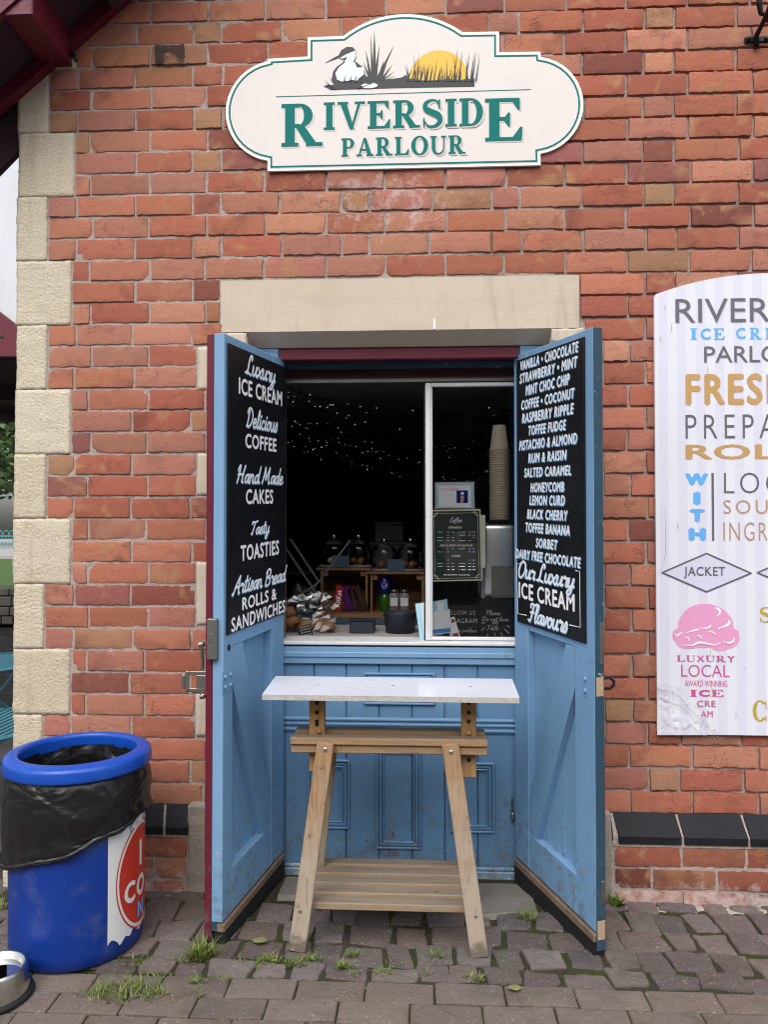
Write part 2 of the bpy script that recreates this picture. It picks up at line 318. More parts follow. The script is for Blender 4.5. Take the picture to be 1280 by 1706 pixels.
# ------------------------------------------------------------------ mesh helpers
def worldloc(o):
    p = Vector((0, 0, 0))
    while o: p += o.location; o = o.parent
    return p
class MB:
    def __init__(s, xf=None): s.v = []; s.f = []; s.mi = []; s.xf = xf; s.col = []; s.seed = []; s.cur = 0
    def add(s, vs, fs):
        b = len(s.v); s.v += [Vector(p) for p in vs]
        for f in fs: s.f.append([i+b for i in f]); s.mi.append(s.cur)
        return s
    def box(s, x0, x1, y0, y1, z0, z1, bev=0, seg=1):
        if x0 > x1: x0, x1 = x1, x0
        if y0 > y1: y0, y1 = y1, y0
        if z0 > z1: z0, z1 = z1, z0
        if bev <= 0:
            return s.add([(x0,y0,z0),(x1,y0,z0),(x1,y1,z0),(x0,y1,z0),(x0,y0,z1),(x1,y0,z1),(x1,y1,z1),(x0,y1,z1)],
                         [(0,3,2,1),(4,5,6,7),(0,1,5,4),(1,2,6,5),(2,3,7,6),(3,0,4,7)])
        bm = bmesh.new(); bmesh.ops.create_cube(bm, size=1)
        for q in bm.verts: q.co = Vector(((x0+x1)/2+q.co.x*(x1-x0), (y0+y1)/2+q.co.y*(y1-y0), (z0+z1)/2+q.co.z*(z1-z0)))
        bmesh.ops.bevel(bm, geom=bm.edges[:], offset=min(bev, .45*min(x1-x0, y1-y0, z1-z0)), segments=seg, affect='EDGES', profile=.5)
        bm.verts.index_update()
        s.add([q.co.copy() for q in bm.verts], [[q.index for q in f.verts] for f in bm.faces]); bm.free(); return s
    def bar(s, p0, p1, wd, th, side=(1,0,0), bev=.002):
        p0, p1 = Vector(p0), Vector(p1); d = (p1-p0); L = d.length; d.normalize()
        sd = Vector(side); sd = (sd - d*sd.dot(d)).normalized(); n = d.cross(sd)
        t = MB(); t.box(-wd/2, wd/2, -th/2, th/2, 0, L, bev)
        s.add([p0 + sd*q.x + n*q.y + d*q.z for q in t.v], t.f); return s
    def tube(s, pts, r, n=8, caps=True):
        pts = [Vector(p) for p in pts]; rs = r if isinstance(r, (list, tuple)) else [r]*len(pts)
        vs = []; fs = []; ref = Vector((.31, .42, .85))
        for i, p in enumerate(pts):
            d = (pts[min(i+1, len(pts)-1)] - pts[max(i-1, 0)]).normalized()
            a = d.cross(ref).normalized(); b = d.cross(a)
            for k in range(n): vs.append(p + (a*math.cos(2*math.pi*k/n) + b*math.sin(2*math.pi*k/n))*rs[i])
        for i in range(len(pts)-1):
            for k in range(n): fs.append((i*n+k, i*n+(k+1)%n, (i+1)*n+(k+1)%n, (i+1)*n+k))
        if caps: fs.append(list(range(n))[::-1]); fs.append([(len(pts)-1)*n+k for k in range(n)])
        return s.add(vs, fs)
    def lathe(s, prof, c=(0,0,0), n=32, fn=None, cap=False):
        vs = []; fs = []
        for i, (r, z) in enumerate(prof):
            for k in range(n):
                a = 2*math.pi*k/n; rr = r; zz = z
                if fn: rr, zz = fn(r, z, a, i)
                vs.append((c[0]+rr*math.cos(a), c[1]+rr*math.sin(a), c[2]+zz))
        for i in range(len(prof)-1):
            for k in range(n): fs.append((i*n+k, i*n+(k+1)%n, (i+1)*n+(k+1)%n, (i+1)*n+k))
        if cap: fs.append(list(range(n))[::-1]); fs.append([(len(prof)-1)*n+k for k in range(n)])
        return s.add(vs, fs)
    def prism(s, poly, y0, y1):
        n = len(poly); vs = [(x, y0, z) for x, z in poly] + [(x, y1, z) for x, z in poly]
        fs = [(i, (i+1)%n, n+(i+1)%n, n+i) for i in range(n)]
        for tri in tessellate_polygon([[Vector((x, z, 0)) for x, z in poly]]):
            fs.append(tuple(tri)); fs.append(tuple(n+i for i in tri[::-1]))
        return s.add(vs, fs)
    def ball(s, c, r, sc=(1,1,1), n=8, jit=0, seed=0):
        prof = [(math.sin(math.pi*i/n), -math.cos(math.pi*i/n)) for i in range(n+1)]
        t = MB(); t.lathe([(max(a, .001), z) for a, z in prof], n=max(8, n))
        def q(p):
            k = r*(1+jit*nz(p.x*2+seed, p.y*2, p.z*2)) ; return Vector((c[0]+p.x*k*sc[0], c[1]+p.y*k*sc[1], c[2]+p.z*k*sc[2]))
        return s.add([q(p) for p in t.v], t.f)
    def build(s, name, mat, parent=None, smooth=False):
        me = bpy.data.meshes.new(name)
        vs = [s.xf(p) for p in s.v] if s.xf else s.v
        me.from_pydata([tuple(p) for p in vs], [], s.f)
        ms = mat if isinstance(mat, (list, tuple)) else [mat]
        for q in ms: me.materials.append(MATS[q])
        if len(ms) > 1: me.polygons.foreach_set('material_index', s.mi)
        if s.col:
            a = me.attributes.new('Col', 'FLOAT_COLOR', 'POINT')
            a.data.foreach_set('color', [x for c in s.col for x in (*c, 1)])
        if s.seed:
            a = me.attributes.new('seed', 'FLOAT_VECTOR', 'POINT'); a.data.foreach_set('vector', [x for c in s.seed for x in c])
        if smooth: me.polygons.foreach_set('use_smooth', [True]*len(me.polygons))
        me.update()
        o = bpy.data.objects.new(name, me); C.objects.link(o)
        if parent: o.parent = parent; o.location = -worldloc(parent)
        return o
def tag(o, label=None, cat=None, group=None, kind=None):
    for k, q in (('label', label), ('category', cat), ('group', group), ('kind', kind)):
        if q: o[k] = q
    return o
def thing(name, loc, label, cat, group=None):
    o = bpy.data.objects.new(name, None); C.objects.link(o); o.location = loc; o.empty_display_size = .1
    return tag(o, label, cat, group)
def copy_tree(o, parent=None):
    c = o.copy(); C.objects.link(c)
    if parent: c.parent = parent
    for ch in list(o.children): copy_tree(ch, c)
    return c

# ------------------------------------------------------------------ lettering
def cat_rom(pts, k=6):
    if len(pts) < 3: return [Vector((*p, 0)) for p in pts]
    P = [Vector((*p, 0)) for p in pts]; out = []
    for i in range(len(P)-1):
        a, b, c_, d = P[max(i-1, 0)], P[i], P[i+1], P[min(i+2, len(P)-1)]
        for j in range(k):
            u = j/k; out.append(.5*((2*b)+(-a+c_)*u+(2*a-5*b+4*c_-d)*u*u+(-a+3*b-3*c_+d)*u**3))
    out.append(P[-1]); return out
class Let:                       # flat lettering: (x, z, lift) points and faces
    def __init__(s): s.p = []; s.f = []; s.lift = 0
    def poly(s, pts):
        b = len(s.p); s.lift += .00004
        s.p += [(x, z, s.lift) for x, z in pts]
        for t in tessellate_polygon([[Vector((x, z, 0)) for x, z in pts]]): s.f.append(tuple(b+i for i in t))
        return s
    def rect(s, x0, z0, x1, z1): return s.poly([(x0,z0),(x1,z0),(x1,z1),(x0,z1)])
    def ring(s, cx, cz, ro, ri, a0, a1, n=18):
        A = [R(a0+(a1-a0)*i/n) for i in range(n+1)]
        return s.poly([(cx+ro[0]*math.cos(a), cz+ro[1]*math.sin(a)) for a in A] + [(cx+ri[0]*math.cos(a), cz+ri[1]*math.sin(a)) for a in A[::-1]])
    def stroke(s, pts, wd, smooth=True, k=6):
        P = cat_rom(pts, k) if smooth else [Vector((*p, 0)) for p in pts]
        b = len(s.p); n = len(P)
        W = wd if isinstance(wd, (list, tuple)) else [wd]*n
        if len(W) != n: W = [W[min(int(i/(n-1)*(len(W)-1)), len(W)-2)]*(1-(i/(n-1)*(len(W)-1)) % 1) + W[min(int(i/(n-1)*(len(W)-1)), len(W)-2)+1]*((i/(n-1)*(len(W)-1)) % 1) for i in range(n)]
        for i, p in enumerate(P):
            d = (P[min(i+1, n-1)]-P[max(i-1, 0)]); d = d.normalized() if d.length > 1e-9 else Vector((1,0,0))
            e = Vector((-d.y, d.x, 0))*W[i]/2; s.lift += .000008
            s.p += [(p.x+e.x, p.y+e.y, s.lift), (p.x-e.x, p.y-e.y, s.lift)]
        for i in range(n-1): s.f.append((b+2*i, b+2*i+1, b+2*i+3, b+2*i+2))
        for p, q in ((P[0], W[0]), (P[-1], W[-1])):
            if q > 0: s.poly([(p.x+q/2*math.cos(a*math.pi/4), p.y+q/2*math.sin(a*math.pi/4)) for a in range(8)])
        return s
    def bbox(s):
        xs = [q[0] for q in s.p]; zs = [q[1] for q in s.p]; return min(xs), max(xs), min(zs), max(zs)
    def join(s, o, fx=lambda x, z: (x, z)):
        b = len(s.p); m = s.lift
        for x, z, l in o.p: s.p.append((*fx(x, z), m+l)); s.lift = max(s.lift, m+l)
        s.f += [tuple(b+i for i in f) for f in o.f]; return s
    def fit(s, x0, x1, z0, z1, box=None):
        a, b, c_, d = box or s.bbox()
        s.p = [(x0+(x-a)/(b-a)*(x1-x0), z0+(z-c_)/(d-c_)*(z1-z0), l) for x, z, l in s.p]; return s
    def shear(s, k): s.p = [(x+k*z, z, l) for x, z, l in s.p]; return s
    def shift(s, dx, dz): s.p = [(x+dx, z+dz, l) for x, z, l in s.p]; return s
    def copy(s): o = Let(); o.p = list(s.p); o.f = list(s.f); o.lift = s.lift; return o
    def build(s, name, mat, parent, mp, off=.0015):
        b = MB(); b.add([mp(x, z, off+l) for x, z, l in s.p], s.f); return b.build(name, mat, parent)
def sans(txt, bold=0.0, space=1.0, heavy=0):
    cu = bpy.data.curves.new('lettering', 'FONT'); cu.body = txt; cu.size = 1; cu.offset = bold; cu.space_character = space; cu.resolution_u = 3
    cu.fill_mode = 'FRONT'
    o = bpy.data.objects.new('lettering', cu); me = bpy.data.meshes.new_from_object(o)
    L = Let(); L.p = [(q.co.x, q.co.y, 0) for q in me.vertices]; L.f = [tuple(p.vertices) for p in me.polygons]
    bpy.data.objects.remove(o); bpy.data.curves.remove(cu); bpy.data.meshes.remove(me)
    if heavy:
        M2 = Let()
        for i, (dx_, dz_) in enumerate(((0, 0), (heavy, 0), (-heavy, 0), (0, heavy*.8), (0, -heavy*.8))):
            k = L.copy(); k.lift = i*.00006; k.p = [(x+dx_, z+dz_, i*.00006) for x, z, _ in k.p]; b = len(M2.p); M2.p += k.p; M2.f += [tuple(b+j for j in f) for f in k.f]
        M2.lift = .0003; return M2
    return L
SCR = {
'a':(.52,[[(.44,.40),(.30,.50),(.12,.40),(.06,.18),(.16,.02),(.30,.10),(.42,.42)],[(.45,.5),(.42,.2),(.46,.02),(.56,.08)]]),
'b':(.5,[[(.14,1),(.10,.5),(.10,.05),(.25,0),(.42,.15),(.40,.40),(.26,.48),(.12,.35)]]),
'c':(.42,[[(.38,.40),(.26,.5),(.10,.38),(.06,.15),(.18,0),(.34,.04),(.46,.12)]]),
'd':(.54,[[(.42,.40),(.28,.5),(.10,.38),(.06,.15),(.18,0),(.32,.1),(.42,.4)],[(.5,1.),(.44,.5),(.42,.12),(.48,0),(.58,.08)]]),
'e':(.44,[[(.08,.22),(.28,.28),(.36,.40),(.26,.5),(.12,.42),(.06,.2),(.14,.02),(.30,.02),(.46,.14)]]),
'f':(.36,[[(.42,.92),(.34,1),(.22,.9),(.16,.5),(.10,0),(.02,-.35)],[(.02,.48),(.36,.52)]]),
'i':(.26,[[(.12,.5),(.08,.15),(.14,0),(.28,.1)],[(.15,.68),(.17,.74)]]),
'l':(.28,[[(.06,.2),(.22,.7),(.24,.95),(.16,1.),(.10,.7),(.08,.2),(.14,0),(.30,.1)]]),
'n':(.52,[[(.06,.5),(.06,0)],[(.07,.3),(.22,.5),(.34,.42),(.34,.1),(.42,0),(.54,.08)]]),
'o':(.48,[[(.24,.5),(.10,.4),(.06,.18),(.16,.0),(.32,.06),(.40,.28),(.34,.46),(.22,.5),(.30,.40),(.5,.42)]]),
'p':(.5,[[(.08,.5),(.06,0),(.02,-.4)],[(.08,.35),(.24,.5),(.40,.38),(.36,.08),(.2,0),(.07,.1)]]),
'r':(.40,[[(.04,.45),(.1,.55),(.16,.45),(.32,.46),(.28,.15),(.34,.0),(.44,.08)]]),
's':(.38,[[(.04,.08),(.22,.55),(.32,.25),(.24,.02),(.06,.04)]]),
't':(.34,[[(.2,.9),(.12,.2),(.18,0),(.34,.08)],[(.02,.6),(.34,.64)]]),
'u':(.54,[[(.06,.5),(.06,.12),(.16,0),(.32,.12),(.40,.5)],[(.42,.5),(.40,.12),(.46,0),(.58,.08)]]),
'v':(.46,[[(.04,.48),(.12,.4),(.16,.02),(.34,.25),(.36,.5),(.48,.44)]]),
'x':(.50,[[(.03,.52),(.22,.26),(.40,-.02),(.50,.06)],[(.46,.54),(.02,-.04)]]),
'y':(.5,[[(.06,.5),(.06,.15),(.16,.02),(.32,.12),(.40,.5)],[(.42,.5),(.36,-.2),(.22,-.42),(.08,-.3),(.2,-.12),(.52,.1)]]),
'A':(.78,[[(0,.05),(.1,0),(.3,.5),(.6,1.)],[(.6,1.),(.6,.4),(.64,0),(.74,.04)],[(.22,.36),(.66,.42)]]),
'B':(.7,[[(.18,.95),(.14,.5),(.1,0)],[(.04,.8),(.3,1.02),(.56,.9),(.5,.62),(.24,.52),(.54,.42),(.58,.15),(.36,0),(.08,.06)]]),
'C':(.62,[[(.56,.8),(.46,1),(.22,.85),(.08,.4),(.16,.06),(.36,0),(.58,.18)]]),
'D':(.76,[[(.24,.92),(.2,.5),(.14,.04)],[(.02,.74),(.16,1.),(.46,.96),(.66,.6),(.56,.2),(.3,0),(.06,.04)]]),
'F':(.6,[[(.1,.78),(.06,.9),(.2,1.),(.4,.94),(.66,1.02)],[(.38,.94),(.3,.4),(.2,.02),(.04,.06)],[(.14,.5),(.5,.54)]]),
'H':(.8,[[(.04,.7),(.12,.9),(.22,1.),(.2,.5),(.1,0)],[(.7,1.),(.58,.5),(.56,.06),(.7,.04)],[(.08,.46),(.62,.52)]]),
'I':(.36,[[(.26,1.),(.2,.5),(.14,.04),(.02,.06)]]),
'L':(.58,[[(.40,.80),(.40,.98),(.26,1.0),(.17,.7),(.15,.3),(.10,.0)],[(-.06,.03),(.14,.07),(.5,-.03)]]),
'M':(.98,[[(.04,0),(.16,.5),(.22,1.)],[(.22,1.),(.38,.3),(.40,.25)],[(.40,.25),(.72,1.)],[(.72,1.),(.7,.3),(.78,0),(.92,.08)]]),
'O':(.74,[[(.36,1.),(.14,.85),(.06,.4),(.2,.02),(.44,.04),(.64,.4),(.58,.85),(.34,1.)]]),
'P':(.62,[[(.2,.95),(.14,.4),(.1,0)],[(.02,.75),(.2,1.02),(.5,.98),(.54,.65),(.32,.45),(.16,.5)]]),
'T':(.58,[[(.0,.8),(.08,.98),(.3,.92),(.66,1.02)],[(.36,.94),(.26,.4),(.18,.04),(.06,.08)]]),
'm':(.72,[[(.06,.5),(.06,0)],[(.07,.3),(.2,.5),(.3,.4),(.3,0)],[(.31,.3),(.44,.5),(.54,.42),(.54,.1),(.62,0),(.74,.08)]]),
' ':(.3,[])}
def script(txt, pen=.13, sh=.28):
    L = Let(); x = 0
    for ch in txt:
        adv, st = SCR[ch]
        for q in st: L.stroke([(x+a, b) for a, b in q], pen)
        x += adv
    return L.shear(sh)
def serif(ch):
    L = Let(); s, t = .235, .085
    def stem(x, top=True, bot=True):
        L.rect(x, 0, x+s, 1)
        if bot: L.rect(x-.09, 0, x+s+.09, t)
        if top: L.rect(x-.09, 1-t, x+s+.09, 1)
    if ch == 'I': stem(.09)
    elif ch in 'RPDE' or ch == 'L':
        stem(.09)
        if ch in 'RP':
            L.rect(.2, 1-t, .44, 1); L.rect(.2, .44, .44, .44+t)
            L.ring(.44, .72, (.32, .28), (.11, .215), -90, 90)
            if ch == 'R': L.poly([(.34, .47), (.56, .47), (.9, .0), (.64, .0)]); L.rect(.6, 0, 1.0, t)
        if ch == 'D': L.rect(.2, 1-t, .42, 1); L.rect(.2, 0, .42, t); L.ring(.40, .5, (.46, .5), (.23, .435), -90, 90)
        if ch == 'E':
            L.rect(.2, 1-t, .78, 1); L.poly([(.78, 1), (.62, 1-t), (.74, .72), (.78, .72)])
            L.rect(.2, .475, .56, .475+t); L.poly([(.56, .34), (.56, .66), (.52, .66), (.42, .53), (.42, .485), (.52, .34)])
        if ch in 'EL': L.rect(.2, 0, .82, t); L.poly([(.82, 0), (.84, .32), (.79, .32), (.62, t)])
    elif ch == 'V':
        L.poly([(.08, 1), (.32, 1), (.62, 0), (.46, 0)]); L.poly([(.78, 1), (.88, 1), (.56, 0), (.48, 0)]); L.rect(0, 1-t, .4, 1); L.rect(.64, 1-t, 1.02, 1)
    elif ch == 'A':
        L.poly([(.42, 1), (.58, 1), (.94, 0), (.68, 0)]); L.poly([(.12, 0), (.21, 0), (.52, 1), (.44, 1)]); L.rect(.2, .3, .76, .3+t); L.rect(0, 0, .34, t); L.rect(.6, 0, 1.04, t)
    elif ch == 'C': L.ring(.5, .5, (.5, .53), (.25, .46), 42, 318, 30); L.rect(.86, .62, .93, 1.0); L.rect(.86, .0, .93, .26)
    elif ch == 'O': L.ring(.5, .5, (.5, .53), (.25, .46), 0, 359.9, 36)
    elif ch == 'U':
        L.rect(.09, .35, .29, 1); L.rect(0, 1-t, .39, 1); L.rect(.76, .35, .83, 1); L.rect(.64, 1-t, .95, 1)
        L.ring(.46, .36, (.37, .38), (.17, .30), 180, 270); L.ring(.46, .36, (.37, .38), (.30, .30), 270, 360)
    elif ch == 'S':
        L.stroke([(.62, .72), (.56, .92), (.36, .97), (.14, .86), (.14, .66), (.36, .53), (.58, .42), (.66, .22), (.5, .04), (.24, .03), (.06, .24)], [.04, .06, .08, .15, .2, .23, .23, .18, .12, .07, .03])
        L.rect(.60, .68, .66, .99); L.rect(.04, .01, .10, .32)
    return L
def serif_word(txt, gap=.10):
    L = Let(); x = 0
    for ch in txt:
        g = serif(ch); a, b, _, _ = g.bbox(); L.join(g, lambda q, z, x=x, a=a: (q-a+x, z)); x += b-a+gap
    return L
def dashes(L, x0, x1, z, h, seed=0, fill=.8):
    rnd = random.Random(seed); x = x0
    while x < x1:
        wd = rnd.uniform(.4, 1.6)*h; e = min(x+wd, x1)
        if rnd.random() < fill: L.rect(x, z, e, z+h*rnd.uniform(.75, 1))
        x = e + h*.35

# ================================================================== ground
MB().add([(-90,-60,-.06),(90,-60,-.06),(90,90,-.06),(-90,90,-.06)], [(0,1,2,3)]).build('ground', 'asphalt')['kind'] = 'structure'
MB().add([(-7,-5.2,-.0085),(5,-5.2,-.0085),(5,.3,-.0085),(-7,.3,-.0085)], [(0,1,2,3)]).build('joint_soil', 'joint_soil')['kind'] = 'structure'
def cobble(b, x0, x1, y0, y1, jit, top, col, rnd=.018):
    n = 24; pts = []
    cx, cy, hx, hy = (x0+x1)/2, (y0+y1)/2, (x1-x0)/2, (y1-y0)/2
    sk = rng(-jit, jit); s2 = rng(-jit, jit)*.5; sd = rng(0, 99)
    rc = min(.004 if rnd < .01 else rng(.003, .013), .45*min(hx, hy)*2*.5); j2 = jit*.55
    cj = [(rng(-j2, j2), rng(-j2, j2)) for _ in range(4)]; el = ((1,-1),(1,1),(-1,1),(-1,-1))
    for ci, (sx_, sy_) in enumerate(el):
        a0_ = (-90, 0, 90, 180)[ci]
        for q in range(3):
            a = R(a0_+45*q); pts.append([cx+sx_*(hx-rc)+rc*math.cos(a)+cj[ci][0], cy+sy_*(hy-rc)+rc*math.sin(a)+cj[ci][1]])
        nj = (ci+1) % 4; nx2 = el[nj]
        ex = (sx_ if sx_ == nx2[0] else 0)*rc; ey = (sy_ if sy_ == nx2[1] else 0)*rc
        for u in (.25, .5, .75):
            pts.append([cx+(sx_*(1-u)+nx2[0]*u)*(hx-rc)+ex+cj[ci][0]*(1-u)+cj[nj][0]*u, cy+(sy_*(1-u)+nx2[1]*u)*(hy-rc)+ey+cj[ci][1]*(1-u)+cj[nj][1]*u])
    jg = .0008 if rnd < .01 else .0055
    for p in pts: p[0] += jg*nz(p[0]*48, p[1]*48, 3); p[1] += jg*nz(p[0]*48, p[1]*48, 11)
    t1, t2 = rng(-.008, .008), rng(-.010, .010)
    base = len(b.v); vs = []
    for k_, (f, dz) in enumerate(((1.0, -.05), (1.0, -.006 if rnd > .01 else -.004), (.955, -.0012 if rnd > .01 else -.0008), (.6, .0005))):
        for x, y in pts:
            xx, yy = cx+(x-cx)*f, cy+(y-cy)*f
            vs.append((xx, yy, top+dz+t1*(xx-cx)/hx*.25+t2*(yy-cy)/hy*.12 + (0 if rnd < .01 else .004*nz(xx*26, yy*26, 1))))
    vs.append((cx, cy, top+.002))
    fs = []
    for r in range(3):
        for k in range(n): fs.append((r*n+k, r*n+(k+1)%n, (r+1)*n+(k+1)%n, (r+1)*n+k))
    for k in range(n): fs.append((3*n+k, 3*n+(k+1)%n, 4*n))
    b.add(vs, fs); b.col += [col]*len(vs)
b = MB()
for i, (ya, yb) in enumerate([(.14, .01), (.02, -.11), (-.11, -.25), (-.25, -.38), (-.38, -.50), (-.50, -.592)]):
    x = -3.4 + rng(0, .1)
    while x < 3.2:
        wd = rng(.10, .165) if i % 2 else rng(.095, .15)
        dy = rng(-.014, .014)
        if not (i == 0) and not (ya > -.08 and -.60 < x+wd/2 < .42):
            g = rng(.66, 1.2); cc = (g*rng(.95, 1.10), g, g*rng(.93, 1.05))
            cobble(b, x+.003+rng(0,.005), x+wd-.003-rng(0,.006), yb+.002+dy+rng(0,.004), ya-.002+dy-rng(0,.004), .022, rng(-.003, .003), cc)
        x += wd
b.build('cobbled_pavement', 'sett_stone', smooth=False)['kind'] = 'structure'
b = MB(); y = -.597; r = 0
while y > -5.1:
    x = -3.6 + (.105 if r % 2 else 0) + rng(-.01, .01) + .033*r
    while x < 3.6:
        g = rng(.86, 1.12)
        cobble(b, x+.0025, x+.2105, y-.098, y-.002, .0022, rng(-.0025, .002), (g*rng(.97, 1.04), g, g*rng(.97, 1.02)), .005)
        x += .2135
    y -= .1015; r += 1
b.build('brick_paving', 'paver', smooth=False)['kind'] = 'structure'
# moss and grit lying in the joints
b = MB(); rr = random.Random(21)
for i in range(5200):
    x, y = rr.uniform(-1.7, 1.6), rr.uniform(-.66, -.04)
    if nz(x*4.2, y*6.5, 3) < .12: continue
    a = rr.uniform(0, 6.28); h = rr.uniform(.003, .009); w_ = rr.uniform(.0015, .004); z = -.007
    b.add([(x-w_*math.cos(a), y-w_*math.sin(a), z), (x+w_*math.cos(a), y+w_*math.sin(a), z), (x+rr.uniform(-.004,.004), y+rr.uniform(-.004,.004), z+h)], [(0,1,2)])
b.build('moss', 'moss')['kind'] = 'stuff'
b = MB()
for i in range(900):
    x, y = rr.uniform(-1.8, 1.7), rr.uniform(-.85, -.05); r = rr.uniform(.0008, .0026)*(1.6 if rr.random() < .06 else 1); z = .003 if rr.random() < .4 else -.0075
    a = [(x+r*rr.uniform(.6,1.3)*math.cos(k*1.257), y+r*rr.uniform(.6,1.3)*math.sin(k*1.257), z) for k in range(5)] + [(x, y, z+r)]
    b.add(a, [(k, (k+1)%5, 5) for k in range(5)])
b.build('grit', 'grit')['kind'] = 'stuff'
# worn concrete threshold between the doors
b = MB(); n = 26; fr = []
for i in range(n+1):
    x = -.56 + .98*i/n; fr.append((x, -.06 - (.13 if x > .12 else .03) - .035*nz(x*7, 2, 0) - .02*nz(x*23, 1, 0)))
vs = [(x, .17, -.012) for x, _ in fr] + [(x, y+.03, .006) for x, y in fr] + [(x, y, -.02) for x, y in fr]
fs = [(i, i+1, n+2+i, n+1+i) for i in range(n)] + [(n+1+i, n+2+i, 2*n+3+i, 2*n+2+i) for i in range(n)]
b.add(vs, fs); b.build('threshold_slab', 'concrete')['kind'] = 'structure'
# strip of crumbling mortar where the wall meets the setts
# ================================================================== building
bld = thing('brick_building', (-.1, .1, 0), 'red brick building with cream quoins and two open sky blue doors', 'building')
CZ = .0873; Z0 = .669; XL = -1.652; OL, OR = -.706, .506; LT, LB = 2.409, 2.201
PAL = [(.435,.155,.098)]*6 + [(.48,.185,.118)]*5 + [(.40,.130,.086)]*5 + [(.50,.225,.15)]*4 + [(.43,.185,.138)]*5 + [(.41,.215,.13),(.25,.085,.065),(.30,.115,.10),(.42,.18,.10)]
ZTOP = 3.95; XR = 2.6
# quoins
qz = [(-.03,.145,.26),(.145,.407,.25),(.407,.669,.245),(.669,.931,.41),(.931,1.193,.25),(1.193,1.455,.405),(1.455,1.716,.255),(1.716,1.978,.40),(1.978,2.24,.255),(2.24,2.503,.395),(2.503,2.765,.25),(2.765,3.027,.39),(3.027,3.29,.25),(3.29,3.55,.39),(3.55,3.81,.25)]
qz = [(a, b_, {.41:.235,.405:.232,.40:.228,.395:.226,.39:.235}.get(w_, w_*.54 - .01)) for a, b_, w_ in qz]
def rough_block(b, x0, x1, z0, z1, y, depth, amp, seed, n=14):
    nx = max(6, int((x1-x0)/.013)); nzz = max(6, int((z1-z0)/.013))
    vs = []; fs = []
    for j in range(nzz+1):
        for i in range(nx+1):
            u, v_ = i/nx, j/nzz; x = x0+(x1-x0)*u; z = z0+(z1-z0)*v_
            e = min(u*(x1-x0), (1-u)*(x1-x0), v_*(z1-z0), (1-v_)*(z1-z0))
            edge = max(0, 1-e/.007)**2
            pr = amp*(nz(x*24+seed, z*24, seed)+.5*nz(x*60, z*60, seed)) - .0010*edge*(1+2.2*nz(x*40, z*40, seed+4))
            ch = .004*edge
            vs.append((x + ch*nz(z*35, seed, 0), y - pr , z + ch*nz(x*35, seed, 7)))
    for j in range(nzz):
        for i in range(nx): a = j*(nx+1)+i; fs.append((a, a+1, a+nx+2, a+nx+1))
    # sides back into the wall
    ring = [j*(nx+1) for j in range(nzz, -1, -1)] + list(range(1, nx+1)) + [j*(nx+1)+nx for j in range(1, nzz+1)] + [nzz*(nx+1)+i for i in range(nx-1, 0, -1)]
    k = len(vs)
    for r_ in ring: p = vs[r_]; vs.append((p[0], depth, p[2]))
    L = len(ring)
    for i in range(L): fs.append((ring[i], k+i, k+(i+1)%L, ring[(i+1)%L]))
    b.add(vs, fs)
blocks = []     # rectangles on the wall face where no brick may lie
for i, (a, c_, w_) in enumerate(qz):
    big = w_ > .2
    b = MB(); rough_block(b, XL + rng(-.004, .004) - (.012 if a < .3 else 0), XL+w_, a+.0004, c_-.0004, 0 if a > .3 else -.035, .3, .0026 if a < 2.7 else .0014, i*3.7)
    b.build('quoin', 'quoin_stone', bld, smooth=True); blocks.append((XL-.1, XL+w_+.010, a, c_))
# jamb stones
def P(px, py): return at(px, py)
jam = [(at(340,1228).z, at(340,1156).z, 1), (at(340,1042).z, at(340,936).z, 1), (at(340,826).z, at(340,755).z, 1), (at(340,650).z, at(340,577).z, 1)]
zz = [.33]; 
for a, c_, _ in jam: zz += [a, c_]
zz.append(LB); segs = []
for i in range(len(zz)-1): segs.append((zz[i], zz[i+1], i % 2 == 1))
for a, c_, lg in segs:
    if c_-a < .03: continue
    xl = -.902 if lg else -.80
    b = MB(); rough_block(b, xl, OL, a+.002, c_-.002, 0, .19, .0015, a*5); b.build('jamb_stone', 'dressed_stone', bld, smooth=True); blocks.append((xl-.009, OL+.01, a, c_))
    xr = .70 if lg else .63
    b = MB(); rough_block(b, OR, xr, a+.002, c_-.002, 0, .19, .0015, a*7); b.build('jamb_stone', 'dressed_stone', bld, smooth=True); blocks.append((OR-.01, xr+.009, a, c_))
for x0, x1 in ((-.918, OL-.004), (OR+.004, .715)):
    b = MB(); rough_block(b, x0, x1, -.03, .335, -.045, .19, .004, x0*3); b.build('jamb_stone', 'grey_stone', bld, smooth=True)
# lintel with a stopped chamfer
b = MB(); x0, x1 = -.809, .612; ch = .075
n = 40
b.box(x0, x1, .0, .2, LT-.001, LT-.0005)
vs = [(x0,0,LT),(x1,0,LT),(x1,0,LB),(OR,0,LB),(OR-.085,0,LB+.0),(OL+.0,0,LB),(x0,0,LB)]
b = MB()
zc = LB                     # front face down to the chamfer's upper edge
b.add([(x0,0,zc),(x1,0,zc),(x1,0,LT),(x0,0,LT)], [(0,1,2,3)])
b.add([(x0,0,zc),(x0,.2,zc),(x0,.2,LT),(x0,0,LT)], [(0,1,2,3)]); b.add([(x1,0,zc),(x1,.2,zc),(x1,.2,LT),(x1,0,LT)], [(3,2,1,0)])
b.add([(x0,0,LT),(x1,0,LT),(x1,.2,LT),(x0,.2,LT)], [(0,1,2,3)])
zs = at(600, 578, .075).z
b.add([(OL,0,zc),(OR,0,zc),(OR-.075,.075,zs),(OL+.075,.075,zs)], [(0,1,2,3)])
b.add([(OL,0,zc),(OL+.075,.075,zs),(OL,.075,zs)], [(0,1,2)]); b.add([(OR,0,zc),(OR-.075,.075,zs),(OR,.075,zs)], [(0,1,2)])
b.add([(OL,.075,zs),(OR,.075,zs),(OR,.2,zs),(OL,.2,zs)], [(0,1,2,3)])
